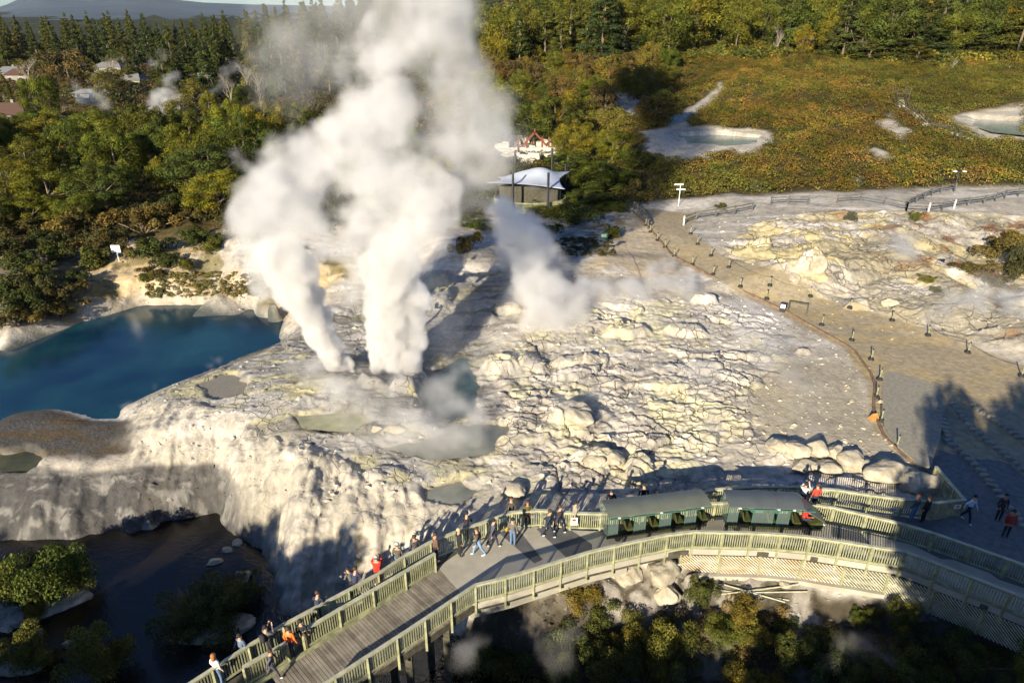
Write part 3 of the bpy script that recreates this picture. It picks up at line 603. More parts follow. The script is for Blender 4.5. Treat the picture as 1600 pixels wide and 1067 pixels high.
for ii_, (a, b) in enumerate(zip(sc_pts, sc_pts[1:])):
    dd = (b - a).normalized(); out = Vector((dd.y, -dd.x, 0))
    qs.bar(a - out * .9 + Vector((0, 0, -1.3)), b - out * .9 + Vector((0, 0, -1.3)), .2, 1.8)  # dark backing added behind the slats in place of a shaded void
    if ii_ < 5: q.bar(a + out * .10 + Vector((0, 0, -1.62)), b + out * .10 + Vector((0, 0, -1.64)), .34, .26)
tag(qs.build('shade_backing', M['backing_dark']), 'dark backing that stands for the shade behind the slat screen', kind='structure')
tag(q.build('retaining_wall', M['concrete']), 'low concrete retaining wall below the slat screen', 'wall')
q = MB()
lw = [p for p in N_L if N_L[5].x - .1 <= p.x <= P(1062, 830, 1.1)[0]]
for a, b in zip(lw, lw[1:]):
    dd = (b - a).normalized(); out = Vector((dd.y, -dd.x, 0)); q.bar(a - out * .3 + Vector((0, 0, -.72)), b - out * .3 + Vector((0, 0, -.72)), .2, .7)
tag(q.build('concrete_beam', M['concrete']), 'concrete edge beam under the left part of the walkway', 'beam')
q = MB()
for t in (.1, .35, .6, .85):
    for s in (0.3, 1.6):
        p = N_L[0].lerp(N_L[5], t) - n * s; q.box((p.x, p.y, -3.3), (.3, .3, 6.2))
q.bar(N_L[0] - n * .3 + Vector((0, 0, -.45)), N_L[5] - n * .3 + Vector((0, 0, -.45)), .25, .35); q.bar(N_L[0] - n * 1.6 + Vector((0, 0, -.45)), N_L[5] - n * 1.6 + Vector((0, 0, -.45)), .25, .35)
tag(q.build('bridge_trestle', M['dark_timber']), 'dark timber trestle that carries the board ramp over the stream', 'trestle')
# pipes along the outside of the beam
for pxs, rr, lb in (([(860,922),(930,900),(1010,878),(1060,882),(1105,872)], .05, 'pale pipe bending along the foot of the walkway'), ([(870,915),(940,893),(1025,873)], .03, 'thin pale pipe above the bent pipe')):
    mb = MB(); L_ = [Vector(P(x, y, -.95 + (.15 if rr < .04 else 0))) for x, y in pxs]; mb.tube(L_, rr, 8); tag(mb.build('pipe', M['rail'], smooth=True), lb, 'pipe')
for i, (a, b) in enumerate((((1115,925),(1232,942)), ((1125,932),(1260,930)), ((1130,920),(1225,948)), ((1120,937),(1245,922)))):
    mb = MB(); pa, pb = Vector(at(*a)), Vector(at(*b)); mb.tube([pa + Vector((0, 0, .2 + .05 * i)), pb + Vector((0, 0, .2 + .06 * i))], .035, 6)
    tag(mb.build('loose_pole', M['rail']), ['straight pale pole lying lowest in the heap below the wall', 'second pale pole of the heap below the wall', 'pale pole crossing the heap towards the bush', 'topmost pale pole of the heap below the wall'][i], 'pole', 'poles heaped below the wall')
# notices hung on the railings
def notice(px, py, z, w, h, label, lines=3, off=-.08):
    p = P(px, py, z); root = empty('notice_board', (p[0], p[1] + off, p[2]), 0, label, 'sign')
    q = MB(); q.box((0, 0, 0), (w, .02, h)); o = q.build('panel', M['white']); o.parent = root
    q = MB(); q.box((-.02 * w, -.012, h * .2), (w * .55, .006, h * .28)); o = q.build('symbol', M['red']); o.parent = root
    q = MB()
    for k in range(lines): q.box((0, -.012, -h * (.1 + .13 * k)), (w * .7, .006, h * .05))
    o = q.build('lettering', M['black']); o.parent = root
notice(897, 813, .75, .34, .5, 'white notice on the railing left of the train'); notice(1495, 790, .85, .32, .26, 'small white notice with a red mark on the lookout railing')
# ------------------------------------------------------------ timber edging, rope posts and two-rail fences of the flats
E_PX = [(988,330),(1010,352),(1050,400),(1110,432),(1170,460),(1235,492),(1290,523),(1333,547),(1360,584),(1366,602),(1363,640),(1380,683),(1402,705),(1430,727),(1462,745)]
el = resample([Vector(at(*q)) for q in E_PX], .8); mb = MB()
for a, b in zip(el, el[1:]):
    mb.bar(a + Vector((0, 0, .07)), b + Vector((0, 0, .07)), .07, .2)
    dd = (b - a).normalized(); s = Vector((-dd.y, dd.x, 0)) * -.12; mb.bar(a - s + Vector((0, 0, .02)), b - s + Vector((0, 0, .02)), .09, .1)
tag(mb.build('timber_edging', M['edging']), 'long rusty brown edging that bounds the mud path on its left', 'edging')
proto = empty('rope_post', (0, 0, 0))
q = MB(); q.tube([(0, 0, -.05), (0, 0, .10), (0, 0, .22)], [.24, .22, .09], 8); q.build('base', M['black'], proto)
q = MB(); q.tube([(0, 0, .2), (0, 0, .85)], [.05, .04], 6); q.build('post', M['timber'], proto); q = MB(); q.tube([(0, 0, .82), (0, 0, .93)], [.055, .05], 6); q.build('cap', M['black'], proto)
EP = [(1009,353),(1016,363),(1027,376),(1039,387),(1053,401),(1082,414),(1114,429),(1157,448),(1198,467),(1284,508),(1331,532),(1361,562),(1374,593),(1369,621),(1377,658),(1401,699)]
RP = [(1079,366),(1090,382),(1111,400),(1139,418),(1203,446),(1266,463),(1328,481),(1394,501),(1450,524),(1512,551),(1596,588)]
ordi = ['first', 'second', 'third', 'fourth', 'fifth', 'sixth', 'seventh', 'eighth', 'ninth', 'tenth', 'eleventh', 'twelfth', 'thirteenth', 'fourteenth', 'fifteenth', 'sixteenth']
for row, (lst, nm) in enumerate(((EP, 'beside the timber edging'), (RP, 'on the open right side'))):
    for i, q_ in enumerate(lst):
        o = proto if (row == 0 and i == 0) else copy_tree(proto); p = at(*q_); o.location = (p[0], p[1], p[2]); o.rotation_euler = (random.Random(i).uniform(-.04, .04), random.Random(i + 50).uniform(-.04, .04), i)
        tag(o, '%s black footed rope post from the far end, %s' % (ordi[i], nm), 'post', 'rope posts along the mud path')
def rope(lst, label):
    ln = [Vector(at(*q)) for q in lst]; mb = MB(); pts_ = []
    for a, b in zip(ln, ln[1:]):
        for k in range(6): t = k / 6; pts_.append(a.lerp(b, t) + Vector((0, 0, .8 - .25 * 4 * t * (1 - t))))
    pts_.append(ln[-1] + Vector((0, 0, .8))); mb.tube(pts_, .014, 5); tag(mb.build('rope', M['black']), label, 'rope')
rope(RP[3:], 'sagging rope strung along the open side of the mud path')
M['greywood'] = mat('grey_timber', (.06, .062, .058), .85, scale=2, col2=(.14, .14, .125))
def two_rail(pxs, label, step=2.6, seed=0, ht=1.05, white=(0,)):
    ln = resample([Vector(at(*q)) for q in pxs], step); root = empty('rail_fence', tuple(ln[0]), 0, label, 'fence', 'two rail fences on the flats')
    inv = Matrix.Translation(-root.location)
    for i, p in enumerate(ln):
        p.z = G(p.x, p.y); q = MB(); q.box((p.x, p.y, p.z + ht / 2 - .1), (.13, .13, ht + .25)); o = q.build('post', M['white'] if i in white else M['greywood']); o.parent = root; o.matrix_parent_inverse = inv
    for h in (ht * .9, ht * .5):
        q = MB()
        for a, b in zip(ln, ln[1:]): q.bar(a + Vector((0, 0, h)), b + Vector((0, 0, h)), .05, .13)
        o = q.build('rail', M['greywood']); o.parent = root; o.matrix_parent_inverse = inv
two_rail([(1068,352),(1081,345),(1108,341),(1138,337),(1175,330)], 'two rail fence that starts with a white post by the fork of the path')
two_rail([(1204,321),(1240,319),(1262,320)], 'short piece of two rail fence in the thin steam', white=())
two_rail([(1308,318),(1345,316),(1380,322),(1416,330)], 'two rail fence half hidden by steam at the top of the mound', white=())
two_rail([(1416,330),(1445,332),(1470,330),(1500,323),(1545,318),(1575,309),(1600,306),(1640,304)], 'two rail fence along the near side of the white path', white=(1, 3))
two_rail([(1417,324),(1440,314),(1465,303),(1492,299)], 'dark two rail fence climbing along the far side of the white path', white=())
two_rail([(990,328),(1000,336),(1008,350),(1012,358)], 'dark two rail fence at the far end of the timber edging', step=1.6, white=())
# signpost with arms, small signs, lamp
p = at(1060, 322); root = empty('signpost', p, 0, 'white signpost with two arms by the fork of the path', 'signpost')
q = MB(); q.tube([(0, 0, -.2), (0, 0, 2.7)], .05, 8); q.build('post', M['white'], root)
for h, dx in ((2.7, -.2), (2.1, .1)): q = MB(); q.box((dx, 0, h), (1.1, .05, .17)); q.build('arm', M['white'], root)
def small_sign(px, py, ht, w, h, label, col, tilt=0):
    p = at(px, py); root = empty('small_sign', p, 0, label, 'sign'); q = MB(); q.tube([(0, 0, -.1), (0, 0, ht)], .05, 6); q.build('post', M['white' if col == 'white' else 'timber'], root)
    q = MB(); q.box((0, -.06, ht), (w, .03, h)); q.build('panel', M[col], root)
    if col == 'green': q = MB(); q.box((0, -.08, ht), (w * .65, .02, h * .55)); q.build('face', M['white'], root)
M['green'] = mat('green_paint', (.03, .22, .08), .5)
small_sign(186, 408, 1.3, .9, .75, 'white sign on a post above the blue pool', 'white'); small_sign(943, 378, .7, .8, .55, 'small green and white sign at the foot of the bright tree', 'green')
p = at(1490, 300); root = empty('lamp_post', p, 0, 'thin lamp post with two white heads behind the white path', 'lamp post')
q = MB(); q.tube([(0, 0, -.2), (0, 0, 2.6)], .06, 6); q.bar((-.6, 0, 2.6), (.6, 0, 2.6), .05, .05); q.build('pole', M['steel'], root)
for s in (-.6, .6): q = MB(); q.box((s, -.1, 2.65), (.4, .3, .12)); q.build('lamp_head', M['white'], root)
p = at(1245, 490); root = empty('information_stand', p, -.5, 'framed information stand with a bright blue screen beside the edging', 'information stand')
q = MB()
for x in (-.75, .75): q.box((x, 0, .5), (.1, .1, 1.1))
q.box((0, 0, 1.02), (1.6, .12, .14)); q.build('frame', M['dark_timber'], root)
q = MB(); q.box((0, 0, 0), (.5, .35, .9)); o = q.build('cabinet', M['black'], root); o.location = (-1.15, -.3, .4)
q = MB(); q.box((0, 0, 0), (.34, .02, .3)); o2 = q.build('screen', mat('lit_screen', (.62, .66, 1.0), .4, var=.05, emit=3.2), o); o2.location = (0, -.19, .22)
p = at(1365, 655); root = empty('floor_marker', p, .2, 'little orange and green tent shaped marker left of the edging', 'marker')
q = MB(); q.poly([(-.3, -.22, 0), (.3, -.22, 0), (.18, .0, .45), (-.18, 0, .45)]); q.poly([(-.3, -.22, 0), (-.18, 0, .45), (-.3, .22, 0)]); q.build('orange_face', mat('orange_paint', (.42, .20, .05), .6), root)
q = MB(); q.poly([(.3, .22, 0), (-.3, .22, 0), (-.18, 0, .45), (.18, 0, .45)]); q.poly([(.3, -.22, 0), (.3, .22, 0), (.18, 0, .45)]); q.build('green_face', M['green'], root)
# ------------------------------------------------------------ rocks that could be lifted away
def rock(px, py, w, d_, h, seed, label, m='rock', group=None, z=None, sink=.25):
    rg = np.random.default_rng(seed); bm = bmesh.new(); bmesh.ops.create_icosphere(bm, subdivisions=4, radius=1)
    pls = [(Vector(rg.normal(size=3)).normalized(), rg.uniform(.55, .9)) for _ in range(11)]
    for v in bm.verts:
        for nn, dd in pls:
            k = v.co.dot(nn) - dd
            if k > 0: v.co -= nn * k * .85
        a = v.co * 3; v.co *= 1 + .10 * (float(vn(np.array(a.x + a.z * .7), np.array(a.y - a.z * .6), seed)) - .5) * 2 + .05 * (float(vn(np.array(a.x * 3 + a.z * 2), np.array(a.y * 3 - a.z * 2), seed + 3)) - .5) * 2
    for v in bm.verts: v.co = Vector((v.co.x * w / 2, v.co.y * d_ / 2, v.co.z * h / 2 + h * (.5 - sink)))
    me = bpy.data.meshes.new('boulder'); bm.to_mesh(me); bm.free(); me.polygons.foreach_set('use_smooth', [True] * len(me.polygons)); me.materials.append(M[m])
    o = bpy.data.objects.new('boulder', me); COL.objects.link(o); p = at(px, py) if z is None else P(px, py, z); o.location = p; o.rotation_euler = (0, 0, rg.uniform(-.5, .5) if w > .5 else rg.uniform(-.5, .5) + px); tag(o, label, 'boulder', group); return o
RK = [(1216,700,1.5,1.0,.8,'flat boulder at the left end of the border row'),(1243,706,1.5,1.2,.9,'second boulder of the border row'),(1276,706,1.2,1.0,.85,'pointed boulder third in the border row'),(1302,710,1.2,.9,.7,'small low boulder fourth in the border row'),
      (1330,722,1.4,1.2,.9,'round boulder in the middle of the border row'),(1345,732,1.1,.9,.7,'boulder right behind the round middle one'),(1386,745,2.4,1.5,1.3,'largest pale boulder behind the lookout railing'),(1437,762,2.2,1.3,1.1,'half shaded boulder at the right end of the border row'),
      (1290,735,1.6,1.0,.8,'boulder on the near side of the border row'),(1255,730,1.4,.9,.6,'broad low boulder near the lookout'),(1415,742,.9,.7,.6,'cracked brown boulder between the two largest')]
for i, (x, y, w, d_, h, lb) in enumerate(RK): rock(x, y, w * 1.3, d_ * 1.35, h * 1.2, 100 + i, lb, group='boulders bordering the flats')
RK2 = [(983,905,1.5,1.2,1.3,'rounded grey white boulder left of the big one below the railing'),(1035,905,2.0,1.3,1.7,'big cracked boulder below the bend of the railing'),(1040,935,1.4,1.1,1.3,'lower boulder under the big cracked one'),(1078,918,1.0,.9,1.1,'shaded boulder right of the big cracked one'),(1227,915,.7,.6,.4,'small white stone on the ledge under the screen'),
       (905,655,2.2,1.5,1.1,'smooth domed slab in the middle of the rock field'),(960,720,1.3,1.5,.9,'flat topped block with a dark crack beside it'),(995,745,1.1,1.5,1.0,'tall block leaning right in the rock field'),(930,725,1.4,1.0,.8,'split slab left of the leaning block'),(955,790,1.5,.8,.7,'smooth pale boulder behind the shuttle roof'),(800,770,1.6,1.4,.9,'wide boulder above the railing bend'),
       (1275,422,2.0,1.2,2.1,'upright yellow white boulder on the mound'),(1240,440,1.4,1.,1.2,'grey boulder left of the upright yellow one'),(1390,478,1.6,1.1,1.,'pale boulder under a dark overhang on the mound'),(620,673,1.6,.7,.6,'grey rounded rock in the terrace stream'),(588,673,1.0,.5,.5,'low rock left of the grey rounded one'),
       (335,880,1.0,.6,.5,'orange tipped rock in the stream'),(355,862,.7,.5,.45,'white rock above the orange tipped one'),(372,850,.8,.6,.5,'pale rock at the foot of the fall'),(380,905,1.2,1.0,.8,'dark rock beside the grass island'),(60,990,.9,.5,.5,'small pale rock by the left island'),(45,1000,.6,.5,.4,'smaller rock beside the left island'),(110,1010,1.0,.6,.5,'grey rock between two bushes in the stream'),(10,985,.9,.6,.5,'rock at the tip of the left island')]
for i, (x, y, w, d_, h, lb) in enumerate(RK2): rock(x, y, w, d_, h, 200 + i, lb, 'greyrock' if i in (3, 19, 20, 21, 22) else 'rock', z=-4.6 if y > 845 and x < 420 else None, sink=.3)
rg = random.Random(77)
for i in range(34):
    x = rg.uniform(1180, 1360); y = rg.uniform(560, 700); s = rg.uniform(.07, .20); rock(x, y, s * 1.3, s, s * .8, 300 + i % 5, 'small pale stone lying on the mud flat', group='stones scattered on the mud flat')
# ------------------------------------------------------------ the shuttle train
def tcar(L, W, label, nose, a, b):   # a, b: near bottom corners (left, right)
    a = Vector((*a[:2], 0)); b = Vector((*b[:2], 0)); d = (b - a).normalized(); ang = math.atan2(d.y, d.x); nn = Vector((-d.y, d.x, 0)); c = (a + b) / 2 + nn * W / 2
    L = (b - a).length; root = empty('shuttle_car', (c.x, c.y, 0), ang, label, 'shuttle car', 'cars of the visitor shuttle train'); h = L / 2; w = W / 2
    def B(mb, name, m, par=root, bev=0, smooth=False): return mb.build(name, m, par, bevel=bev, smooth=smooth)
    roofend = h - (1.15 if nose else 0)
    q = MB(); q.box((0, 0, .32), (L - .1, W - .1, .10)); q.box((0, 0, .26), (L - .3, .3, .12)); B(q, 'floor_pan', M['black'])
    q = MB(); n = 8; prof = [(-w - .10 + (W + .16) * k / n, 1.60 + .20 * math.sin(math.pi * (.12 + .74 * k / n))) for k in range(n + 1)]
    xs = [-h - .05, 0, roofend]
    for x0, x1 in zip(xs, xs[1:]):
        for (y0, z0), (y1, z1) in zip(prof, prof[1:]):
            q.hexa([(x0 + .006, y0, z0), (x1 - .006, y0, z0), (x1 - .006, y1, z1), (x0 + .006, y1, z1), (x0 + .006, y0, z0 + .05), (x1 - .006, y0, z0 + .05), (x1 - .006, y1, z1 + .05), (x0 + .006, y1, z1 + .05)])
    if nose:
        for (y0, z0), (y1, z1) in zip(prof, prof[1:]):
            k0, k1 = y0 * .72, y1 * .72; q.hexa([(roofend, y0, z0), (h + .05, k0, .75), (h + .05, k1, .75), (roofend, y1, z1), (roofend, y0, z0 + .05), (h + .1, k0, .78), (h + .1, k1, .78), (roofend, y1, z1 + .05)])
    B(q, 'roof', M['roofdark' if nose else 'roofgrey'])
    q = MB(); q.box((0, -w - .10, 1.60), (L - .1 if not nose else L - 1.2, .05, .06)); B(q, 'roof_trim', M['teal'])
    q = MB()
    for x in (-h + .5, 0, roofend - .5): q.box((x, -w - .1, 1.66), (.12, .1, .05))
    B(q, 'roof_bracket', M['white'])
    ns = 4 if not nose else 3; cell = (roofend + h) / ns
    for k in range(ns):
        x0 = -h + k * cell
        for side in (-1, 1):
            x1 = x0 + (.52 if k == 0 else .62) * (1.7 if nose and k == 1 else 1); q = MB(); y = side * (w - .01)
            q.box(((x0 + x1) / 2, y, .98), (x1 - x0 - .06, .012, 1.16)); g = B(q, 'glass_panel', M['glass'])
            q = MB()
            for xx in (x0 + .02, x1 - .02): q.box((xx, y, .98), (.04, .04, 1.26))
            q.box(((x0 + x1) / 2, y, 1.57), (x1 - x0, .035, .05)); q.box(((x0 + x1) / 2, y, .44), (x1 - x0 + .1, .05, .14)); q.box(((x0 + x1) / 2, y, .98), (.02, .02, 1.2)); B(q, 'panel_frame', M['teal'], g)
            q = MB(); q.box(((x0 + x1) / 2, y * 1.02, .40), (x1 - x0 + .12, .06, .16)); B(q, 'sill', M['olive'])
        xs_ = x0 + cell * .93; q = MB(); q.box((xs_ - .02, 0, .62), (.36, W - .24, .10)); q.box((xs_, 0, .48), (.3, W - .3, .2)); s_ = B(q, 'seat', M['olive'], bev=.02)
        q = MB(); q.hexa([(xs_ - .26, -w + .12, .64), (xs_ - .19, -w + .12, .64), (xs_ - .19, w - .12, .64), (xs_ - .26, w - .12, .64), (xs_ - .40, -w + .12, 1.2), (xs_ - .34, -w + .12, 1.2), (xs_ - .34, w - .12, 1.2), (xs_ - .40, w - .12, 1.2)]); B(q, 'backrest', M['olive'], bev=.015)
        q = MB(); q.box((xs_ - .45, -w + .05, 1.52), (.5, .03, .07)); B(q, 'grab_rail', M['white'])
    for x in (-h + .6, h - .75):
        for side in (-1, 1):
            q = MB(); q.tube([(x, side * (w - .05), .18), (x, side * (w - .2), .18)], .18, 16); wl = B(q, 'wheel', M['black']); q = MB(); q.tube([(x, side * (w - .04), .18), (x, side * (w - .06), .18)], .09, 12); B(q, 'hub', M['steel'], wl)
    q = MB(); q.hexa([(-h - .02, -w + .02, .3), (-h, -w + .02, .3), (-h, w - .02, .3), (-h - .02, w - .02, .3), (-h - .10, -w + .02, 1.6), (-h - .08, -w + .02, 1.6), (-h - .08, w - .02, 1.6), (-h - .10, w - .02, 1.6)]); B(q, 'rear_window', M['glass'])
    if nose:
        q = MB(); q.hexa([(h - .62, -w * .85, .3), (h + .1, -w * .7, .3), (h + .1, w * .7, .3), (h - .62, w * .85, .3), (h - .62, -w * .85, .62), (h + .02, -w * .7, .74), (h + .02, w * .7, .74), (h - .62, w * .85, .62)]); B(q, 'bonnet', M['olive'], bev=.03)
        for s_ in (-.38, .38): q = MB(); q.tube([(h + .08, s_, .5), (h + .13, s_, .5)], .08, 12); B(q, 'headlight', M['white'])
        q = MB(); q.tube([(h - .75, -.15, .9), (h - .72, .0, 1.02), (h - .75, .15, .9), (h - .78, 0, .8), (h - .75, -.15, .9)], .015, 6); B(q, 'steering_wheel', M['black'])
    else:
        q = MB(); q.bar((h, 0, .28), (h + .5, 0, .28), .07, .07); B(q, 'drawbar', M['steel'])
    return root, ang
ca, _ = tcar(6.2, 1.2, 'long open sided shuttle trailer with a grey green roof, four seat bays', False, P(949, 842, .3), P(1106, 822, .3))
cb, angb = tcar(6, 1.2, 'front shuttle car with a slate roof and a nose that slopes to the right', True, P(1134, 824, .3), P(1285, 830, .3))
# ------------------------------------------------------------ people
SK = {'light': (.50, .29, .19), 'tan': (.34, .19, .11), 'dark': (.14, .075, .045)}
_cm = {}
def cloth(c):
    if c not in _cm: _cm[c] = mat('cloth', c, .85, var=.18, scale=9)
    return _cm[c]
def person(px, py, face, pose, top, legs, hair, label, skin='light', shoe=(.6, .6, .58), ht=1.72, z=None, hat=None, pack=None, sit=None, xy=None, coat=False, long_hair=False, bag=None):
    s = ht / 1.75; pts = []; ed = []; tg = []; rad = []
    def v(p, r, t, par=None):
        pts.append(Vector(p) * s); rad.append(r * s); tg.append(t)
        if par is not None: ed.append((par, len(pts) - 1))
        return len(pts) - 1
    lean = {'walk': .05, 'stand': 0, 'raise': -.02, 'lean': .16, 'sit': .03}[pose]; sw = .26 if pose == 'walk' else 0
    hz = .95 if pose != 'sit' else .50; f = 1.12 if coat else 1
    pel = v((0, 0, hz), .125 * f, 'leg' if not coat else 'top')
    wst = v((0, lean * .4, hz + .17), .115 * f, 'top', pel); ch = v((0, lean * .9, hz + .36), .13 * f, 'top', wst); nk = v((0, lean * 1.2, hz + .53), .06, 'skin', ch)
    jaw = v((0, lean * 1.25 + .03, hz + .61), .072, 'skin', nk); hd = v((0, lean * 1.25 + .02, hz + .70), .09, 'skin', jaw); v((0, lean * 1.25 + .0, hz + .76), .072, 'skin', hd)
    for sd in (-1, 1):
        hp = v((.09 * sd, 0, hz - .04), .092 * (1.1 if coat else 1), 'leg', pel)
        if pose == 'sit':
            kn = v((.11 * sd, .42, hz - .02), .068, 'leg', hp); an = v((.11 * sd, .46, .10), .045, 'leg', kn)
            ft = v((.11 * sd, .50, .04), .045, 'shoe', an); v((.11 * sd, .62, .03), .035, 'shoe', ft)
        else:
            q = sw * sd; kn = v((.095 * sd, q * .6 + .03, .50), .068, 'leg', hp); an = v((.095 * sd, q * 1.0 - (.08 if q < 0 else 0), .10), .048, 'leg', kn)
            ft = v((.10 * sd, an and q * 1.0 + .02, .045), .046, 'shoe', an); v((.11 * sd, q + .15, .035), .036, 'shoe', ft)
        sh = v((.175 * sd, lean * 1.1, hz + .46), .07 * f, 'top', ch)
        if pose == 'raise': el = v((.26 * sd, lean + .16, hz + .36), .05 * f, 'top', sh); wr = v((.10 * sd, lean + .27, hz + .62), .034, 'top', el); hdv = Vector((-.25 * sd, .1, 1))
        elif pose in ('lean', 'sit'): el = v((.25 * sd, lean + .05, hz + .22), .05 * f, 'top', sh); wr = v((.17 * sd, lean + .30, hz + .16), .034, 'top', el); hdv = Vector((-.1 * sd, 1, 0))
        elif pose == 'walk': el = v((.24 * sd, -q * .3 if False else -.12 * sd, hz + .20), .048 * f, 'top', sh); wr = v((.25 * sd, -.05 - .2 * sd + .1, hz - .03), .034, 'top', el); hdv = Vector((0, .2 - .2 * sd, -1))
        else: el = v((.235 * sd, -.02, hz + .20), .05 * f, 'top', sh); wr = v((.22 * sd, .08, hz - .03), .034, 'top', el); hdv = Vector((0, .15, -1))
        hdv.normalize(); w0 = pts[wr] / s; side = hdv.cross(Vector((0, 0, 1)) if abs(hdv.z) < .8 else Vector((0, 1, 0))).normalized()
        pm = v(w0 + hdv * .055, .030, 'skin', wr)
        for k, (off, ln) in enumerate(((-.027, .062), (-.009, .074), (.009, .070), (.026, .055))):
            b0 = v(w0 + hdv * .10 + side * off, .0095, 'skin', pm); v(w0 + hdv * (.10 + ln) + side * off * 1.2 + Vector((0, .012, 0)), .008, 'skin', b0)
        b0 = v(w0 + hdv * .05 - side * .038 * sd, .011, 'skin', pm); v(w0 + hdv * .09 - side * .055 * sd, .009, 'skin', b0)
    if coat: v((0, 0, hz - .22), .16, 'top', pel)
    me = bpy.data.meshes.new('person'); me.from_pydata([tuple(p) for p in pts], ed, []); o = bpy.data.objects.new('person', me); COL.objects.link(o)
    md = o.modifiers.new('s', 'SKIN'); md.use_smooth_shade = True
    for i, r_ in enumerate(rad): me.skin_vertices[0].data[i].radius = (r_, r_)
    me.skin_vertices[0].data[pel].use_root = True
    o.modifiers.new('b', 'SUBSURF').levels = 1
    dg = bpy.context.evaluated_depsgraph_get(); ev = o.evaluated_get(dg); nm = bpy.data.meshes.new_from_object(ev); o.modifiers.clear(); o.data = nm; bpy.data.meshes.remove(me)
    keys = ['top', 'leg', 'skin', 'shoe']; nm.materials.clear()
    for c_ in (cloth(top), cloth(legs), cloth(SK[skin]), cloth(shoe), cloth((.03, .02, .02))): nm.materials.append(c_)
    A_ = np.array([pts[a] for a, b in ed]); B_ = np.array([pts[b] for a, b in ed]); TB = [keys.index(tg[b]) for a, b in ed]; TA = [keys.index(tg[a]) for a, b in ed]
    for pl in nm.polygons:
        c_ = np.array(pl.center); e_ = B_ - A_; t_ = np.clip(((c_ - A_) * e_).sum(1) / ((e_ ** 2).sum(1) + 1e-9), 0, 1); k = int(np.argmin(np.linalg.norm(c_ - A_ - e_ * t_[:, None], axis=1)))
        pl.material_index = TB[k] if t_[k] > .5 else TA[k]
    # face: nose, eyes, mouth, ears joined to the body
    hc = Vector((0, lean * 1.25 + .02, hz + .70)) * s; bm = bmesh.new(); bm.from_mesh(nm)
    def blob(c, r, mi, sc_=(1, 1, 1)):
        g = bmesh.ops.create_icosphere(bm, subdivisions=1, radius=r * s)['verts']
        for q in g: q.co = Vector((q.co.x * sc_[0], q.co.y * sc_[1], q.co.z * sc_[2])) + hc + Vector(c) * s
        for fc in {f_ for q in g for f_ in q.link_faces}: fc.material_index = mi
    blob((0, .095, -.02), .018, 2, (.8, 1, 1.3)); blob((-.033, .083, .01), .011, 4); blob((.033, .083, .01), .011, 4); blob((0, .083, -.058), .02, 4, (1.2, .4, .3)); blob((-.09, 0, -.01), .022, 2, (.5, .8, 1.2)); blob((.09, 0, -.01), .022, 2, (.5, .8, 1.2))
    bm.to_mesh(nm); bm.free()
    def child(name, m, fn, sub=2):
        bm = bmesh.new(); bmesh.ops.create_icosphere(bm, subdivisions=sub, radius=1)
        for q in bm.verts: q.co = fn(q.co.copy())
        me2 = bpy.data.meshes.new(name); bm.to_mesh(me2); bm.free(); me2.polygons.foreach_set('use_smooth', [True] * len(me2.polygons)); me2.materials.append(m)
        c2 = bpy.data.objects.new(name, me2); COL.objects.link(c2); c2.parent = o; return c2
    def hairfn(c):
        q = Vector((c.x * .105, c.y * .112 - .018, c.z * .10 + .045))
        if q.z < .02 and c.y > -.1: q.y = min(q.y, -.01)
        if long_hair and c.z < 0 and c.y < .2: q.z += c.z * .26; q.y -= .02
        return q * s + hc
    if hat: child('hat', cloth(hat), lambda c: Vector((c.x * .112, c.y * .118 - .005, max(c.z, -.25) * .11 + .05)) * s + hc)
    child('hair', cloth(hair), hairfn)
    if pack: child('backpack', cloth(pack), lambda c: (Vector((0, lean * .5 - .22, hz + .28)) + Vector((math.copysign(abs(c.x) ** .5, c.x) * .14, math.copysign(abs(c.y) ** .5, c.y) * .09, math.copysign(abs(c.z) ** .5, c.z) * .21))) * s)
    if bag: child('bag', cloth(bag), lambda c: (Vector((-.30, 0, hz + .02)) + Vector((c.x * .07, c.y * .14, c.z * .13))) * s)
    p = P(px, py, z or 0) if xy is None else xy; zz = z or 0
    o.location = (p[0], p[1], zz + .005 if xy is None else xy[2]); o.rotation_euler = (0, 0, R(face)); tag(o, label, 'person'); return o
BK = (.015, .015, .02); NV = (.02, .03, .06); GR = (.10, .10, .10); BR = (.06, .035, .02); JN = (.10, .17, .30); OR = (.85, .17, .03); RD = (.60, .03, .015)
